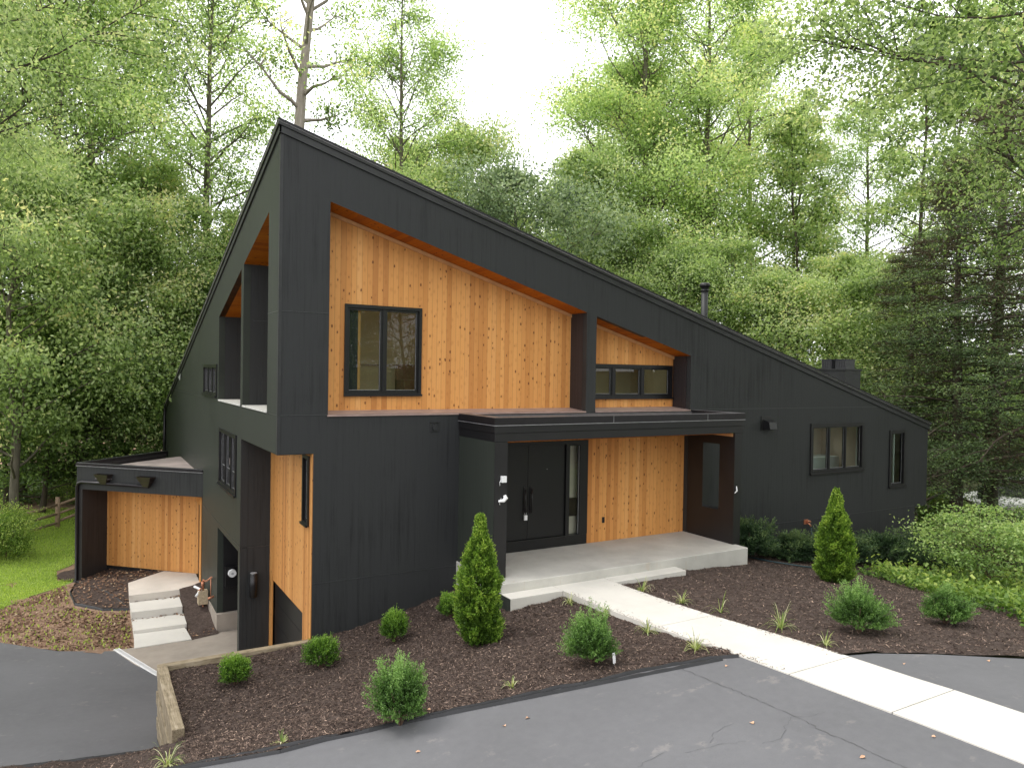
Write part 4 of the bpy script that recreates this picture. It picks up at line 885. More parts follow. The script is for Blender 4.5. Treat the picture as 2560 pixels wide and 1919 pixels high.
TREE = {}
def tree_protos(name, seed, Ht, r0, cb, Rc, nl, leaf, per, mleaf, mbark, top=1.0, lean=0.0, up=.9, dens=1.0, low=.5, wob=.12, shape='round', flat=.62, forks=None):
    """build trunk and crown mesh data; returns meshes"""
    rng = np.random.RandomState(seed); paths = []
    hs = np.linspace(0, Ht, 9); cx = np.cumsum(rng.normal(0, wob, 9)) + lean * hs; cy = np.cumsum(rng.normal(0, wob, 9)); cx -= cx[0]; cy -= cy[0]
    tr = [Vector((cx[i], cy[i], hs[i])) for i in range(9)]; rad = [r0 * (1.25 if i == 0 else 1) * (1 - .86 * hs[i] / Ht) for i in range(9)]
    paths.append((tr, rad, 8))
    def at_h(h): return np.array([np.interp(h, hs, cx), np.interp(h, hs, cy), h])
    C = []; Cs = []
    for i in range(nl):
        q = (i + rng.uniform(0, 1)) / nl; h = cb + (Ht * .97 - cb) * q ** .9
        if shape == 'round': prof = math.sqrt(max(.05, 1 - (2 * q * .9 - .75) ** 2))
        elif shape == 'cone': prof = 1.05 - .92 * q
        else: prof = .55 + .45 * math.sin(math.pi * min(1, q * 1.1))
        Lh = Rc * prof * rng.uniform(.6, 1.15); az = i * 2.39996 + rng.uniform(-.5, .5)
        el = (up * (.35 + .6 * q)) if shape != 'cone' else -.12 + .35 * q
        o = at_h(h); d = np.array([math.cos(az) * math.cos(el), math.sin(az) * math.cos(el), math.sin(el)])
        pts = [o]; cur = o.copy(); dd = d.copy(); ns = 6
        for s in range(ns):
            dd = dd + rng.normal(0, .13, 3) + (np.array([0, 0, .05]) if shape != 'cone' else np.array([0, 0, -.05])); dd /= np.linalg.norm(dd)
            cur = cur + dd * Lh / ns; pts.append(cur.copy())
        rr = max(.012, r0 * (1 - .8 * h / Ht) * .42)
        paths.append(([Vector(p) for p in pts], [rr * (1 - .8 * k / ns) for k in range(ns + 1)], 5))
        nsub = max(4, int(Lh * 2.0))
        for s in range(nsub):
            t = rng.uniform(low if shape != 'cone' else .15, 1.0); k = min(ns - 1, int(t * ns)); p0 = pts[k] + (pts[k + 1] - pts[k]) * (t * ns - k)
            dv = (pts[k + 1] - pts[k]) / np.linalg.norm(pts[k + 1] - pts[k]); sd = np.cross(dv, rng.normal(size=3)); sd[2] *= .5; sd /= np.linalg.norm(sd)
            ln = Lh * rng.uniform(.14, .34) + .25; e = p0 + (dv * .6 + sd + np.array([0, 0, rng.uniform(-.15, .35) if shape != 'cone' else -.15])) * ln * .75
            m_ = (p0 + e) / 2 + rng.normal(0, .05, 3)
            if rng.rand() < .7: paths.append(([Vector(p0), Vector(m_), Vector(e)], [rr * .3 + .004, rr * .2 + .003, .004], 3))
            C += [e, m_ * .5 + e * .5] if rng.rand() < .75 else [e]; Cs += [ln] * (len(C) - len(Cs))
        C.append(pts[-1]); Cs.append(Lh * .25)
    C = np.array(C); Cs = np.array(Cs)
    lob = np.array([mnoise.noise(Vector(q) * (1.9 / Rc) + Vector((seed * 1.7, 0, 0))) for q in C]); keep = rng.rand(len(C)) < np.clip(dens + lob * .9, .04, 1); C = C[keep]; Cs = Cs[keep]
    n = max(4, int(per)); sig = (np.clip(Cs, .3, 1.3) * .5)[:, None, None]
    off = rng.normal(size=(len(C), n, 3)) * sig; off[..., 2] *= flat
    P = (C[:, None] + off).reshape(-1, 3)
    D = off.reshape(-1, 3) * .5 + rng.normal(size=P.shape) * .8; D[:, 2] -= .25
    if shape == 'cone': D = off.reshape(-1, 3) + rng.normal(size=P.shape) * .35; D[:, 2] -= .15
    cl = np.repeat(rng.normal(0, .19, len(C)), n)
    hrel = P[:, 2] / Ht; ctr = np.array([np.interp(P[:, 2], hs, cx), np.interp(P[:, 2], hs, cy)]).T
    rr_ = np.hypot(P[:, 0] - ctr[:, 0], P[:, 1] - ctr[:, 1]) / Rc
    v = .30 + cl * 1.1 + .20 * np.clip(rr_, 0, 1) + .16 * hrel + rng.normal(0, .07, len(P)) + .14 * np.sign(off.reshape(-1, 3)[:, 2])  # clump tops painted lit, undersides painted shaded; higher and outer leaves lighter
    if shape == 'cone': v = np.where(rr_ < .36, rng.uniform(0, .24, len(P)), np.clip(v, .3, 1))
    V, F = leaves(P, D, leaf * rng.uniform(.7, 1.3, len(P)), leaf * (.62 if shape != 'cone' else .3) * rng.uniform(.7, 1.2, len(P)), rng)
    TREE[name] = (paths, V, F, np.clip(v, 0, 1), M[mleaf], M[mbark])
    TREE[name] = dict(meshes=None, data=TREE[name])

def place_tree(proto, kind, label, x, y, z, rz=0, s=1.0, sz=1.0, group='trees in the woods behind the house', cat='tree'):
    T = TREE[proto]; root = thing(kind, label, cat, (x, y, z), group)
    root.rotation_euler = (0, 0, rz); root.scale = (s, s, sz)
    if T['meshes'] is None:
        paths, V, F, v, ml, mbk = T['data']
        mb = tubes_np(paths); t = mb.build('trunk', mbk, None, (0, 0, 0)); c = quads('crown', V, F, ml, v, None, (0, 0, 0), True)
        T['meshes'] = (t, c); t.parent = root; c.parent = root
    else:
        for src in T['meshes']:
            o = src.copy(); COL.objects.link(o); o.parent = root
    return root

# ----------------------------------------------------------------- the woods
tree_protos('tallA', 11, 26, .30, 6, 5.8, 60, .155, 112, 'leaf_tall', 'bark', up=.8, dens=.68)
tree_protos('tallB', 12, 27, .27, 6, 5.0, 54, .155, 104, 'leaf_tall', 'bark', up=.9, dens=.62, lean=.02, shape='tall')
tree_protos('tallC', 13, 27, .36, 10, 5.5, 40, .16, 80, 'leaf_tall', 'bark_pale', up=1.15, dens=.55, low=.45)
tree_protos('pale', 33, 30, .44, 16.5, 4.6, 28, .17, 60, 'leaf_tall', 'bark_pale', up=1.15, dens=.6, low=.5, wob=.2)
tree_protos('thin', 14, 24, .17, 9, 3.0, 30, .22, 38, 'leaf_mid', 'bark_dark', up=1.0, dens=.75, lean=-.03, wob=.2)
tree_protos('midA', 15, 13, .18, 2.6, 3.8, 44, .135, 100, 'leaf_mid', 'bark', up=.7, shape='round')
tree_protos('midB', 16, 10.5, .14, 1.6, 3.4, 38, .135, 100, 'leaf_mid', 'bark', up=.6)
tree_protos('grey', 17, 12.5, .18, 3.0, 3.9, 38, .14, 96, 'leaf_grey', 'bark', up=.75)
tree_protos('under', 18, 6.0, .09, .4, 2.6, 26, .13, 90, 'leaf_dark', 'bark_dark', up=.5)
tree_protos('under2', 19, 8.0, .10, .6, 2.9, 28, .13, 90, 'leaf_dark', 'bark_dark', up=.6)
tree_protos('hemlock', 20, 21, .26, 3.0, 5.2, 82, .12, 95, 'needle', 'bark_dark', shape='cone', flat=.22, wob=.05)
tree_protos('overhang', 21, 15, .25, 7.0, 7.5, 48, .10, 150, 'leaf_mid', 'bark_dark', up=.35, dens=.8, flat=.3)

CAMX, CAMY = -2.926, -12.991
def pol(b, d):      # bearing (deg clockwise from +y) and distance from the front of the drive
    return CAMX + math.sin(R(b)) * d, CAMY + math.cos(R(b)) * d
def gnd(x, y):
    if x < 8: return float(zL(min(max(x, -14), 6), min(max(y, -2), 30))) - .1
    return -5.1
rt = random.Random(77)
# (proto, bearing, dist, scale, zscale, kind, label, category)
W_ = [
 ('tallA', -3.5, 37, 1.0, 1.0, 'tall_tree', 'tall light green tree at the far left edge above the split rail fence'),
 ('tallC', 0.5, 41, 1.0, 1.0, 'tall_tree', 'tall pale barked tree left of the house behind the fence'),
 ('tallA', -1.8, 38, .9, .95, 'tall_tree', 'leafy tree with grey trunk behind the fence at the left'),
 ('tallB', 7.6, 40, 1.0, 1.05, 'tall_tree', 'tall straight tree with brown trunk just left of the roof peak'),
 ('pale', 14.6, 35, 1.0, 1.0, 'tall_tree', 'pale trunked forked tree rising right behind the roof peak'),
 ('tallB', 21.5, 44, .95, 1.05, 'tall_tree', 'slender tall tree left of the open patch of sky'),
 ('midA', 25.2, 43, 1.2, 1.5, 'tree', 'bright lower tree under the open patch of sky'),
 ('midA', 19.0, 38, 1.15, 1.2, 'tree', 'rounded green tree above the roof slope left of the sky gap'),
 ('grey', 30.6, 35, 1.2, 1.24, 'tree', 'grey green leafed tree above the middle of the roof'),
 ('grey', 27.6, 39, 1.0, 1.12, 'tree', 'smaller grey green tree left of the bigger grey green one'),
 ('tallA', 38.8, 47, .95, .98, 'tall_tree', 'tall leafy tree right of the sky gap with forked trunk'),
 ('tallA', 41.0, 45, 1.15, 1.18, 'tall_tree', 'biggest light green tree behind the vent pipe'),
 ('tallB', 45.0, 46, 1.15, 1.2, 'tall_tree', 'tall tree right of the vent pipe with open crown'),
 ('tallB', 38.8, 54, 1.0, .95, 'tall_tree', 'tall tree filling in behind the forked one right of the sky gap'),
 ('tallB', 35.4, 52, .9, .66, 'tall_tree', 'distant tall tree at the right border of the open sky'),
 ('tallA', 48.5, 52, 1.0, 1.12, 'tall_tree', 'tall tree far behind the chimney'),
 ('thin', 50.7, 48, 1.0, .98, 'thin_tree', 'thin leaning tree with sparse leaves above the chimney'),
 ('thin', 52.2, 46, .9, .9, 'thin_tree', 'second thin bare stemmed tree right of the chimney'),
 ('thin', 58.4, 42, 1.0, 1.0, 'thin_tree', 'slim dark double stem against the bright sky at the right'),
 ('thin', 59.8, 43, 1.0, 1.05, 'thin_tree', 'slim leaning stem next to the dark double stem'),
 ('tallB', 56.0, 52, .9, .85, 'tall_tree', 'airy pale tree left of the conifers'),
 ('tallB', 63.6, 46, 1.0, .95, 'tall_tree', 'pale leafy tree above the conifers at the right'),
 ('midA', 34.3, 41, 1.15, 1.35, 'tree', 'round green tree just above the roof right of the grey green ones'),
 ('midA', 39.0, 41, 1.05, 1.05, 'tree', 'green tree left of the vent pipe'),
 ('midB', 43.0, 38, 1.1, 1.1, 'tree', 'lower green tree right of the vent pipe'),
 ('midA', 47.0, 40, 1.05, .95, 'tree', 'green tree between vent pipe and chimney'),
 ('midB', 50.0, 38, 1.1, 1.0, 'tree', 'small green tree left of the chimney caps'),
 ('midA', 53.5, 40, 1.0, .9, 'tree', 'green tree right behind the chimney'),
 ('midB', 56.5, 36, 1.1, 1.0, 'tree', 'small tree between chimney and conifers'),
 ('midA', 10.0, 38, 1.0, 1.0, 'tree', 'mid height tree left of the roof rake'),
 ('midA', 5.6, 37, 1.05, 1.1, 'tree', 'mid height tree behind the side canopy'),
 ('midB', 2.6, 36, 1.1, 1.1, 'tree', 'bushy small tree behind the left end of the canopy roof'),
 ('midA', -.5, 36, 1.1, 1.1, 'tree', 'mid height leafy tree above the split rail fence'),
 ('midB', -3.6, 31, 1.15, 1.25, 'tree', 'bright leafed small tree at the left edge of the lawn'),
 ('midB', 8.0, 40, 1.1, 1.0, 'tree', 'small tree close to the far corner of the house'),
 ('midA', 22.6, 50, 1.2, 1.6, 'tree', 'rounded tree far behind the upper roof slope'),
 ('under2', -4.2, 35, 1.1, 1.0, 'understory_tree', 'dark understory tree behind the fence at the far left'),
 ('under2', -2.2, 34.5, 1.1, .95, 'understory_tree', 'vine like dark tree behind the left fence post'),
 ('under', -.2, 35, 1.2, 1.0, 'understory_tree', 'low dark tree behind the fence rails'),
 ('under2', 1.5, 35.5, 1.1, .9, 'understory_tree', 'dark tree left of the side canopy corner'),
 ('under', 3.2, 37, 1.2, 1.1, 'understory_tree', 'dark low tree behind the canopy corner'),
 ('under2', 4.6, 37, 1.15, .95, 'understory_tree', 'dark tree over the canopy roof'),
 ('under2', 6.4, 38, 1.1, 1.0, 'understory_tree', 'dark tree beside the far downspout'),
 ('hemlock', 59.0, 34, .8, .56, 'conifer', 'lower dark conifer right behind the low end of the roof'),
 ('hemlock', 61.6, 32, .9, .68, 'conifer', 'dark conifer with brown inner branches right of the house'),
 ('hemlock', 63.5, 34, 1.1, .82, 'conifer', 'big dark conifer at the right edge'),
 ('hemlock', 66.5, 30, 1.0, .85, 'conifer', 'dark conifer standing partly out of view at the right edge'),
]
for i, (pr, b_, d_, s_, sz_, kind, lab) in enumerate(W_):
    x, y = pol(b_, d_); place_tree(pr, kind, lab, x, y, gnd(x, y), rt.uniform(0, 6.28), s_, sz_, {'hemlock': 'dark conifers at the right of the house'}.get(pr, 'trees in the woods behind the house'), 'conifer' if pr == 'hemlock' else 'tree')
x, y = pol(71.5, 19.5); place_tree('overhang', 'overhanging_tree', 'fine leafed branches hanging in at the top right corner', x, y, -4.6, 2.0, 1.1, 1.12, 'near trees reaching over the drive')
x, y = pol(-13.5, 19); place_tree('overhang', 'overhanging_tree', 'fine leafed branches hanging in at the top left corner', x, y, -5.1, .5, .78, 1.0, 'near trees reaching over the drive')
# woods across the street behind the viewer, mirrored in the front windows
for i, (x, y, pr, s_) in enumerate(((14, -38, 'tallA', 1), (24, -34, 'midA', 1.3), (34, -30, 'tallA', 1.), (5, -44, 'midA', 1.3), (44, -22, 'midA', 1.4), (9.5, -33, 'midB', 1.2), (17, -34, 'midB', 1.35))):  # last two put in to cut white sky glare off the panes
    place_tree(pr, 'street_tree', 'tree across the street seen only as a reflection in the front windows', x, y, -4.5, i, s_, s_, 'trees across the street')

# far wood edge as one mass
def far_woods():
    rng = np.random.RandomState(5); n = 90000
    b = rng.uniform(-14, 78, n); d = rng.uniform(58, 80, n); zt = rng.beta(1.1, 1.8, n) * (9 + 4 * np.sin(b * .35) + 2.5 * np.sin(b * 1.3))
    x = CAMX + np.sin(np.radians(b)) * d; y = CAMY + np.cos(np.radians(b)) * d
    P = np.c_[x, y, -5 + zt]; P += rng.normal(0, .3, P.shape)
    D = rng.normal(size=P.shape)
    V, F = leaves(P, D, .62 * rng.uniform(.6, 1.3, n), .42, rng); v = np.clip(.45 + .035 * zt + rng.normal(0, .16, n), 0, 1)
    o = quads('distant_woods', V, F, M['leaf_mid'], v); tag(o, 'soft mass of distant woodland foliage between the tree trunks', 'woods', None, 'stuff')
far_woods()

# ----------------------------------------------------------------- shrubs
def shrub(name, label, x, y, z, group, sh, h, w, ml, n, nl, l, lw, seed, cat='shrub', core=.25, noise_=.22, tilt=0.0):
    rng = np.random.RandomState(seed); root = thing(name, label, cat, (x, y, z), group)
    u = rng.normal(size=(n, 3)); u /= np.linalg.norm(u, axis=1, keepdims=True)
    if sh == 'ball':
        u[:, 2] = np.where(u[:, 2] < -.55, -u[:, 2], u[:, 2]); c = np.array([0, 0, h * .45])
        R_ = np.c_[u[:, 0] * w / 2, u[:, 1] * w / 2, u[:, 2] * h * .5]
        lump = np.array([1 + noise_ * 1.6 * mnoise.noise(Vector(q) * 2.3 + Vector((seed, 0, 0))) for q in u]); R_ = R_ * lump[:, None]
        E = c + R_ * rng.uniform(.72, 1.0, n)[:, None]; O = c * [1, 1, .6] + R_ * .35; D = E - O; D[:, 2] += .25 * h * rng.rand(n)
    elif sh == 'vase':
        c = np.array([0, 0, h * .18]); a = rng.uniform(0, 6.283, n); el = np.arccos(rng.uniform(-.05, 1, n)); 
        u = np.c_[np.cos(a) * np.sin(el), np.sin(a) * np.sin(el), np.cos(el)]
        lump = np.array([1 + noise_ * 2.0 * mnoise.noise(Vector(q) * 2.0 + Vector((seed * 3, 0, 0))) for q in u])
        R_ = np.c_[u[:, 0] * w * .5, u[:, 1] * w * .5, u[:, 2] * h * .78] * lump[:, None] * rng.uniform(.6, 1.05, n)[:, None]
        E = c + R_; O = c + R_ * .5; D = E - O; D[:, 2] += .12 * h
    elif sh == 'cone':
        t = rng.beta(1, 1.25, n); a = rng.uniform(0, 6.283, n); pr = np.interp(t, [0, .06, .25, .5, .72, .88, 1], [.75, .95, 1.0, .82, .52, .27, .10]) * w / 2
        lump = np.array([1 + noise_ * 2.2 * mnoise.noise(Vector((math.cos(q) * 1.9, math.sin(q) * 1.9, tt * h * 4.5 + seed))) for q, tt in zip(a, t)])
        pr = pr * lump * rng.uniform(.78, 1.06, n); E = np.c_[np.cos(a) * pr, np.sin(a) * pr, t * h * .96 + .04]
        O = E * [.55, .55, 1] - [0, 0, .09]; D = E - O; D[:, 2] += .05
        E = E + 0
    ln = np.linalg.norm(D, axis=1)
    V, F, t_ = sprigs(O, D, ln, nl, l, lw, rng, .3, .75 if sh != 'cone' else .55, .6)
    P = V.reshape(-1, 4, 3)[:, 0]
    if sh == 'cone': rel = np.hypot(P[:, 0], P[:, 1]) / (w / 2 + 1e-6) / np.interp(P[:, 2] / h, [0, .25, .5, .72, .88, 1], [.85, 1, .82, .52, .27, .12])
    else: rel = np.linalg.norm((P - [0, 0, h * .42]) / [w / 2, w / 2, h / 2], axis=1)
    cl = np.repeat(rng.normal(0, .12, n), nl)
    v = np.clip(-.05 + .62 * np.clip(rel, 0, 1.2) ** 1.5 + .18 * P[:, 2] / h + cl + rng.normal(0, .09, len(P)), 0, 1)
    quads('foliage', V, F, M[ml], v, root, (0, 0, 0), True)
    mb = MB(); rr = random.Random(seed)
    for k in range(9 if sh != 'cone' else 3):
        a = rr.uniform(0, 6.28); e = rr.uniform(.15, .42) * w if sh != 'cone' else .02
        mb.tube([(0, 0, -.05), (math.cos(a) * e * .3, math.sin(a) * e * .3, h * .2), (math.cos(a) * e, math.sin(a) * e, h * rr.uniform(.5, .75))], [.011, .008, .004], 5, cap=False)
    s = mb.build('stem', M['twig'], None, (0, 0, 0)); s.parent = root
    return root
zg = lambda x, y: float(zU(x, y)) + .0
def S_(name, label, x, y, *a, **k): return shrub(name, label, x, y, zg(x, y), *a, **k)
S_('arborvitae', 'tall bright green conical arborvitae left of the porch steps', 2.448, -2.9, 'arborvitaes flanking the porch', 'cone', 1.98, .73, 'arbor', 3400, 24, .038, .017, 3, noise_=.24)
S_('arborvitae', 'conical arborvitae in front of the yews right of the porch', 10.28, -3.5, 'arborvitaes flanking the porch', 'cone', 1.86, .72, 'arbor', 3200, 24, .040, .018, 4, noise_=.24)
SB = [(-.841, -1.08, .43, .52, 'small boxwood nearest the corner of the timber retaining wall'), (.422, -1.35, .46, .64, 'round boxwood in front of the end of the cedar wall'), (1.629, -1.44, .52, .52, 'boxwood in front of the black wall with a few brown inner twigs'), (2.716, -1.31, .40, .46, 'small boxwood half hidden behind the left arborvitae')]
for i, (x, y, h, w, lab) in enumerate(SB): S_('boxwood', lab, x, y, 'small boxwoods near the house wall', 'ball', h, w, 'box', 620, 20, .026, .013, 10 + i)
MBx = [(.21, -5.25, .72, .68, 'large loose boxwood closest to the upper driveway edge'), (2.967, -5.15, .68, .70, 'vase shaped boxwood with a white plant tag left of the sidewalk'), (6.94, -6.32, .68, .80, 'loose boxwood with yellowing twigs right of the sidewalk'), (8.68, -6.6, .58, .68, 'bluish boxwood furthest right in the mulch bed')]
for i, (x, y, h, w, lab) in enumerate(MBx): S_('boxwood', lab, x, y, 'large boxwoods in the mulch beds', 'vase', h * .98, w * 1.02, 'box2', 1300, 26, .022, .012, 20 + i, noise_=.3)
# plant tag
x, y = 3.13, -5.42; z = zg(x, y); mb = MB(); mb.box(x - .022, x + .022, y - .004, y, z + .03, z + .17); mb.box(x - .004, x + .004, y - .002, y + .002, z - .05, z + .03)
o = mb.build('plant_tag', M['whitepart'], None, (x, y, z)); o.rotation_euler = (0, R(-6), 0); tag(o, 'white plastic plant tag at the foot of the vase shaped boxwood', 'plant tag')
# yews
YW = [(10.55, -1.05, .85, 1.15, 'leftmost yew with an upright shoot beside the porch slab'), (11.9, -1.2, .55, 1.5, 'low yew in front of the copper tap'), (13.2, -1.5, .70, 1.6, 'dark yew right behind the arborvitae'), (14.7, -1.7, .80, 1.8, 'middle yew of the hedge along the wall'), (16.3, -2.0, .88, 1.9, 'dark yew near the low end of the wall'), (18.0, -2.4, 1.15, 2.2, 'rightmost dark yew behind the light green shrub')]
for i, (x, y, h, w, lab) in enumerate(YW): S_('yew_bush', lab, x, y, 'yews along the right wall', 'vase', h, w, 'yew', 1700, 22, .06, .016, 40 + i, noise_=.4)
# light shrub on the right: arching open stems
tree_protos('lightshrub', 60, 1.75, .02, .45, 1.75, 44, .085, 40, 'light', 'twig', up=.5, shape='tall', flat=.2, low=.35, wob=.03, dens=.62)
place_tree('lightshrub', 'leafy_shrub', 'large light green shrub with layered leaves at the right edge', 15.0, -4.05, -4.12, .3, .92, .80, 'shrubs at the right', 'shrub')
tree_protos('bushy', 61, 1.4, .02, .1, 1.1, 34, .07, 60, 'cover', 'twig', up=.6, shape='round', flat=.6, low=.25, wob=.03)
place_tree('bushy', 'leafy_shrub', 'bright green bush growing over the split rail fence', -4.95, 15.0, -5.25, .3, .72, .80, 'shrubs at the left', 'shrub')
place_tree('bushy', 'leafy_shrub', 'low bush at the lawn edge behind the fence post', -2.6, 23.0, -5.2, 2.3, 1.0, .7, 'shrubs at the left', 'shrub')
place_tree('bushy', 'leafy_shrub', 'green bush at the far left end of the fence', -6.8, 15.6, -5.2, 1.3, 1.2, 1.2, 'shrubs at the left', 'shrub')
place_tree('bushy', 'leafy_shrub', 'bright bush left of the white deck', 28.5, 4.6, -5.15, 2.3, 1.1, .7, 'shrubs at the right', 'shrub')

# liriope tufts
def tuft(x, y, w, seed, label, nb=40):
    w = w * 1.15
    rng = random.Random(seed); z = zg(x, y) if x > -1.8 else float(zS(x, y)); V = []; F = []; v = []
    for k in range(nb):
        a = rng.uniform(0, 6.28); Lb = w * rng.uniform(.6, 1.25); e = rng.uniform(.35, 1.35); wd = .0075 * rng.uniform(.7, 1.3)
        sx, sy = -math.sin(a) * wd, math.cos(a) * wd; o = len(V); b0 = rng.uniform(0, .025)
        for s in range(5):
            t = s / 4; rad = b0 + Lb * math.sin(e) * t * (1 - .1 * t); hh = Lb * math.cos(e) * t * 1.35 - Lb * .8 * math.sin(e) * t * t + .25 * Lb * t * (1 - t) * 2
            px_, py_ = math.cos(a) * rad, math.sin(a) * rad; ww = 1 - .85 * t
            V += [(px_ - sx * ww, py_ - sy * ww, max(hh, -.01)), (px_ + sx * ww, py_ + sy * ww, max(hh, -.01))]
        c = rng.choice([.3, .5, .65, .8, .95]) + rng.uniform(-.1, .1)
        for s in range(4): F.append((o + 2 * s, o + 2 * s + 1, o + 2 * s + 3, o + 2 * s + 2)); v.append(c)
    ob = quads('liriope_tuft', V, F, M['liriope'], v, None, (x, y, z), True); ob.location = (x, y, z)
    tag(ob, label, 'grass plant', 'variegated liriope tufts along the walk')
TF = [(4.404, -2.57, .20, 'liriope tuft in the corner between the porch step and the left side of the walk'), (4.50, -3.46, .20, 'second tuft from the step on the left side of the walk'), (4.394, -4.608, .22, 'third tuft from the step on the left side of the walk'), (4.299, -5.70, .24, 'cream striped tuft on the left of the walk nearest the asphalt'),
 (5.90, -2.718, .25, 'arching tuft nearest the step on the right side of the walk'), (5.94, -3.694, .22, 'second tuft from the step on the right side of the walk'), (6.058, -4.467, .28, 'sparse tuft with long thin blades right of the walk'), (6.125, -5.6, .30, 'fullest pale striped tuft right of the walk'), (5.90, -6.53, .18, 'small pale tuft right of the walk by the asphalt'),
 (1.731, -5.15, .15, 'tiny yellow green tuft near the driveway edging in the middle of the bed'), (-1.0, -4.82, .15, 'tiny sparse tuft near the edging at the lower left of the bed'), (-2.099, -4.375, .26, 'striped tuft on the bank just below the timber wall end')]
for i, (x, y, w, lab) in enumerate(TF): tuft(x, y, w, 100 + i, lab, 14 if i in (6, 10) else (20 if w < .19 else 36))

# ----------------------------------------------------------------- scattered stuff
def scatter(name, poly, zf, n, l, w, m, label, cat, seed, vdist=None, tilt=.35, lift=.004, up=False):
    rng = np.random.RandomState(seed); x0, y0 = np.min(poly, 0); x1, y1 = np.max(poly, 0)
    P = rng.uniform((x0, y0), (x1, y1), (int(n * 2.2), 2)); P = P[inpoly(P, poly)][:n]
    z = zf(P[:, 0], P[:, 1]) + lift + nzl(P, .035 if 'mulch' in name else .02)
    P = np.c_[P, z]; n = len(P); a = rng.uniform(0, 6.283, n)
    if up:
        D = np.c_[np.cos(a) * .5, np.sin(a) * .5, np.ones(n) * rng.uniform(.5, 1.4, n)]
        V, F = leaves(P, D, l * rng.uniform(.6, 1.3, n), w, rng, .0)
    else:
        D = np.c_[np.cos(a), np.sin(a), rng.normal(0, tilt, n)]; D /= np.linalg.norm(D, axis=1, keepdims=True)
        S = np.cross(D, np.c_[rng.normal(0, tilt, n), rng.normal(0, tilt, n), np.ones(n)]); S /= np.linalg.norm(S, axis=1, keepdims=True)
        ll = (l * rng.uniform(.4, 1.3, n))[:, None]; ww = (w * rng.uniform(.5, 1.3, n))[:, None]; P = P + [0, 0, .004]
        V = np.stack([P - D * ll * .5 - S * ww * .5, P + D * ll * .5 - S * ww * .35, P + D * ll * .5 + S * ww * .35, P - D * ll * .5 + S * ww * .5], 1).reshape(-1, 3); F = np.arange(4 * n).reshape(n, 4)
    v = rng.beta(1.6, 2.2, n) if vdist is None else vdist(rng, n, P)
    o = quads(name, V, F, M[m], v); tag(o, label, cat, None, 'stuff'); return o
def nzl(P, a): return np.zeros(len(P)) if a == .02 else np.array([mnoise.fractal(Vector((px * 3.0, py * 3.0, 0.3)), 0.7, 2.0, 4) for px, py in P]) * a
vm = lambda rng, n, P: np.where(rng.rand(n) < .012, rng.uniform(.93, 1, n), rng.beta(1.5, 2.4, n) * .92)
scatter('mulch_chips', bedL, zU, 60000, .042, .010, 'chips', 'dark shredded bark mulch covering the front bed', 'mulch', 1, vm)
scatter('mulch_chips', [p for p in bedR], zU, 55000, .05, .012, 'chips', 'dark shredded bark mulch covering the bed right of the walk', 'mulch', 2, vm)
scatter('mulch_chips', strip, zS, 12000, .042, .010, 'chips', 'shredded mulch on the bank beside the timber wall', 'mulch', 3, vm)
DIRT = [(-1.86, 5.9), (-1.84, 8.4), (-2.5, 8.5), (-3.1, 9.1), (-3.3, 11.5), (-4.3, 10.4), (-5, 9.6), (-6.5, 9.3), (-7.5, 9.1), (-5.6, 7.9), (-4.49, 7.2), (-3.34, 6.2), (-2.3, 6.0)]
scatter('leaf_litter', DIRT, zLd, 7000, .075, .045, 'litter', 'dry leaves and crumbs scattered over the bare dirt', 'leaf litter', 4)
scatter('leaf_litter', WELL, lambda x, y: zL(x, y) + .06, 1500, .07, .04, 'litter', 'dry leaves in the mulch beside the garden steps', 'leaf litter', 5)
vgr = lambda rng, n, P: np.clip(.35 + .25 * np.array([mnoise.noise(Vector((p[0] * .6, p[1] * .6, 0))) for p in P]) + rng.normal(0, .18, n), 0, 1)
scatter('grass', LAWN, zL, 80000, .075, .016, 'grass', 'bright short lawn grass left of the house', 'grass', 6, vgr, up=True)
scatter('weeds', DIRT, zLd, 700, .09, .03, 'grass', 'thin green weeds on the bare dirt', 'weeds', 7, vgr, up=True)
COVER = [(9.6, -7.3), (10.5, -6.75), (11.1, -5.6), (11.6, -4.5), (12.1, -3.2), (12.2, -2.6), (14, -2.5), (19.5, -3), (24, -2), (24, -9), (17, -11), (12, -10), (9.9, -8.6)]
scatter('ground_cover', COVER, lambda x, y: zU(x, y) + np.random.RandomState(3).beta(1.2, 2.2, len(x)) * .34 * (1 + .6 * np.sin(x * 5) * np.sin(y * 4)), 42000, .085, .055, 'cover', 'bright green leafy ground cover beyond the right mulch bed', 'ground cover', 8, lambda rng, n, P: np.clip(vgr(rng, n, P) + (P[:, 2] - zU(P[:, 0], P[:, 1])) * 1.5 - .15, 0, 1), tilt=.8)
scatter('ground_cover', [(19.6, -1), (26, -1), (34, 2), (34, 9), (22, 9), (19.6, 1)], lambda x, y: x * 0 - 5.2 + np.random.RandomState(4).uniform(0, .35, len(x)), 22000, .12, .07, 'cover', 'green weeds on the ground beyond the low end of the house', 'ground cover', 9, vgr, tilt=.6)
scatter('ground_cover', [(-14, 23), (-5.5, 22.5), (-2, 24), (0, 30), (-14, 30)], lambda x, y: zL(x, y) + np.random.RandomState(5).uniform(0, .5, len(x)), 26000, .12, .08, 'leaf_dark', 'shaded leafy undergrowth behind the split rail fence', 'ground cover', 10, vgr, tilt=.7)

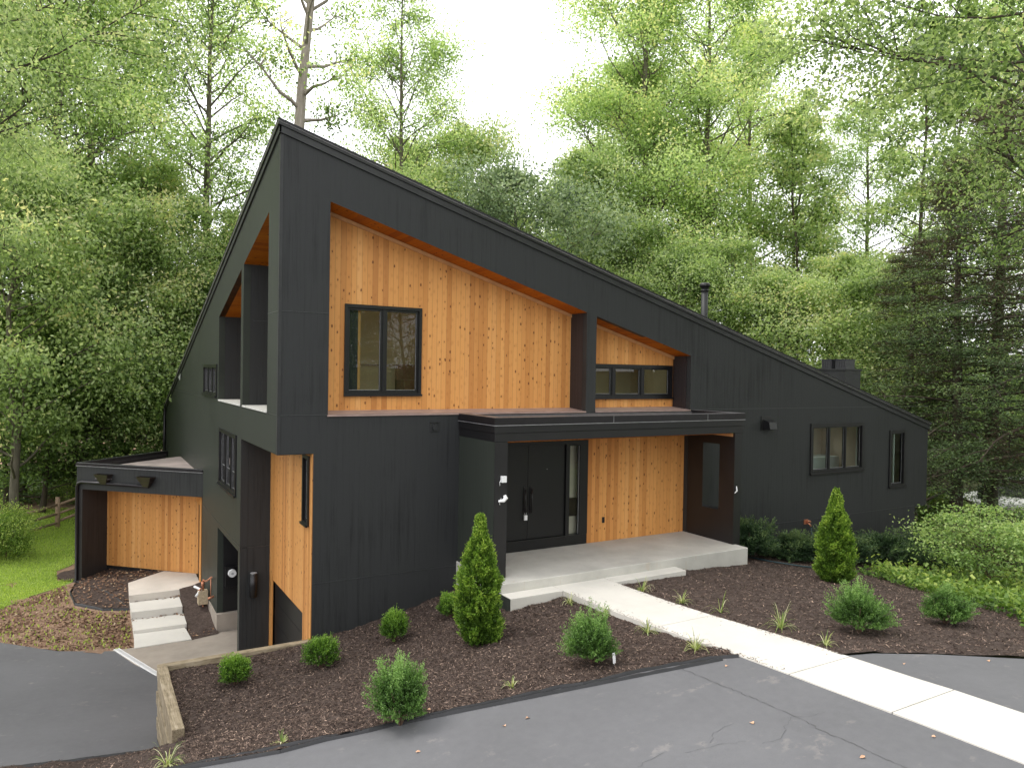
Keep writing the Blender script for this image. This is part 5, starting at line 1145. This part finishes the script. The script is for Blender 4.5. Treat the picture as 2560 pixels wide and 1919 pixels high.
def spill():
    rng = np.random.RandomState(21); n = 420; y = -rng.uniform(2.3, 6.9, n); side = rng.rand(n) < .5; e = rng.exponential(.045, n)
    x = np.where(side, 4.56 + e, 5.725 - e); a = rng.uniform(0, 6.28, n); D = np.c_[np.cos(a), np.sin(a), np.zeros(n)]; S = np.c_[-np.sin(a), np.cos(a), np.zeros(n)]
    P = np.c_[x, y, walkz(y) + .006]; l = rng.uniform(.006, .022, (n, 1)); w_ = rng.uniform(.002, .006, (n, 1))
    V = np.stack([P - D * l - S * w_, P + D * l - S * w_, P + D * l + S * w_, P - D * l + S * w_], 1).reshape(-1, 3)
    o = quads('mulch_crumbs', V, np.arange(4 * n).reshape(n, 4), M['chips'], rng.uniform(.2, .9, n)); tag(o, 'mulch crumbs spilled along both edges of the pale walk', 'mulch', None, 'stuff')
spill()
# fallen leaves on the asphalt
FLV = [(3.27, -7.59, 'pale fallen leaf lying on the asphalt left of the long crack'), (4.40, -8.87, 'orange fallen leaf beside the sidewalk on the asphalt'), (3.54, -8.69, 'small reddish leaf low on the asphalt below the crack'), (6.11, -7.51, 'pale leaf on the asphalt right of the sidewalk'), (1.13, -6.01, 'pinkish leaf near the edging on the asphalt'), (1.43, -6.01, 'small light leaf in the middle of the upper drive'), (7.19, -7.98, 'yellow leaf at the right side of the asphalt'), (.62, -5.12, 'large tan leaf on the mulch by the biggest boxwood'), (.13, -5.95, 'thin twig like leaf on the asphalt at the lower middle'), (4.18, -6.36, 'small curled leaf near the walk on the asphalt')]
for i, (x, y, lab) in enumerate(FLV):
    rng = random.Random(i); z = float(asph(x, y)) + .006 if i != 7 else zg(x, y) + .02; mb = MB(); n = 7; s = rng.uniform(.020, .033)
    pts = [(math.cos(2 * math.pi * k / n + i) * s * (1.3 if k % 2 else .7), math.sin(2 * math.pi * k / n + i) * s * (.8 if k % 2 else .5), (.012 if k % 3 == 0 else 0) + .003) for k in range(n)]
    mb.add([(x, y, z + .002)] + [(x + p[0], y + p[1], z + p[2]) for p in pts], [(0, 1 + k, 1 + (k + 1) % n) for k in range(n)])
    o = mb.build('fallen_leaf', M['litleaf'] if 'litleaf' in M else M.setdefault('litleaf', plain('dry leaf', (.62, .38, .24), .7, var=.35, scale=9)), None, (x, y, z)); tag(o, lab, 'leaf', 'fallen leaves on the driveway')

# ----------------------------------------------------------------- fence
fn = thing('split_rail_fence', 'weathered brown split rail fence behind the lawn', 'fence', (-3.66, 19.0, -5.2))
d = Vector((1.56, 2.5)).normalized() * 2.95; p0 = Vector((-3.66, 19.0)); rr = random.Random(9)
for k in range(-5, 3):
    p = p0 + d * k; z = float(zL(max(p.x, -12), min(p.y, 28)))
    mb = MB(); mb.tube([(p.x, p.y, z - .2), (p.x, p.y, z + 1.13)], [.085, .078], 7); mb.build('post', M['railwood'], fn)
    q = p0 + d * (k + 1); z2 = float(zL(max(q.x, -12), min(q.y, 28)))
    for hh in (.22, .55, .86):
        mb = MB(); j = rr.uniform(-.05, .05); j2 = rr.uniform(-.05, .05)
        mb.tube([(p.x, p.y, z + hh + j), ((p.x + q.x) / 2 + rr.uniform(-.04, .04), (p.y + q.y) / 2, (z + z2) / 2 + hh + (j + j2) / 2 + rr.uniform(-.02, .02)), (q.x, q.y, z2 + hh + j2)], [.045, .06, .045], 6); mb.build('rail', M['railwood'], fn)

# neighbour's deck at the right
dk = thing('timber_deck', 'low white painted timber deck under the conifers at the right edge', 'deck', (33, 4.2, -5.3))
mb = MB(); pts = [(31.72, 4.9), (32.27, 4.45), (33.7, 3.6), (36, 2.2), (38, 5), (35.3, 6.9), (32.6, 6.6)]
mb.prism(pts, -4.83, -4.68); mb.build('deck_board', M['white'], dk, bev=.02)
mb = MB(); mb.prism([(x * .995 + .17, y * .99 + .05) for x, y in pts], -5.12, -4.84); mb.build('skirt', M['stepconc'], dk)
mb = MB(); mb.box(33.2, 33.9, 4.9, 5.6, -4.68, -4.1); mb.build('dark_planter', M['trim'], dk, bev=.05)
mb = MB(); mb.box(35.2, 37.5, 4.2, 6.0, -4.68, -3.9); mb.build('grey_cover', M['captop'], dk, bev=.3)

# ----------------------------------------------------------------- light
w = bpy.data.worlds.new('World'); SC.world = w; w.use_nodes = True; nt = w.node_tree; nt.nodes.clear()
out = nt.nodes.new('ShaderNodeOutputWorld'); bg = nt.nodes.new('ShaderNodeBackground'); sky = nt.nodes.new('ShaderNodeTexSky')
sky.sky_type = 'NISHITA'; sky.sun_disc = False; SUN_EL = R(58)
sky.sun_elevation = SUN_EL; sky.sun_rotation = R(-62); sky.dust_density = 4; sky.air_density = 1.2
cl = mixc(nt, .9, sky.outputs[0], (18.5, 18.5, 19.0)); L(nt, cl, bg.inputs[0]); bg.inputs[1].default_value = .12; L(nt, bg.outputs[0], out.inputs[0])
sd = bpy.data.lights.new('sun', 'SUN'); sd.energy = 1.6; sd.angle = R(20); sd.color = (1, .96, .9); so = bpy.data.objects.new('sun', sd); COL.objects.link(so)
az = -62    # high veiled sun to the left of the house
v_ = Vector((math.sin(R(az)) * math.cos(SUN_EL), math.cos(R(az)) * math.cos(SUN_EL), math.sin(SUN_EL)))
so.rotation_euler = v_.to_track_quat('Z', 'Y').to_euler(); so.location = (0, -10, 20)

# ----------------------------------------------------------------- camera
cd = bpy.data.cameras.new('camera'); cam = bpy.data.objects.new('camera', cd); COL.objects.link(cam); SC.camera = cam
cd.sensor_width = 36; cd.lens = 1839.4 / 2560 * 36; cd.clip_end = 2000; cd.clip_start = .1
fw = Vector((0.50494323, 0.86303449, -0.01427631)); r2 = Vector((0.86312529, -0.50472674, 0.01629899)); u2 = Vector((-0.00686096, 0.02055231, 0.99976524))
cam.matrix_world = Matrix(((r2.x, u2.x, -fw.x, CAMX), (r2.y, u2.y, -fw.y, CAMY), (r2.z, u2.z, -fw.z, .79135), (0, 0, 0, 1)))
SC.view_settings.view_transform = 'Standard'; SC.view_settings.look = 'None'; SC.view_settings.exposure = 0
SC.cycles.max_bounces = 6; SC.cycles.transparent_max_bounces = 12; SC.cycles.diffuse_bounces = 4; SC.cycles.use_denoising = True
for o in bpy.data.objects:
    if '_w' in o: del o['_w']
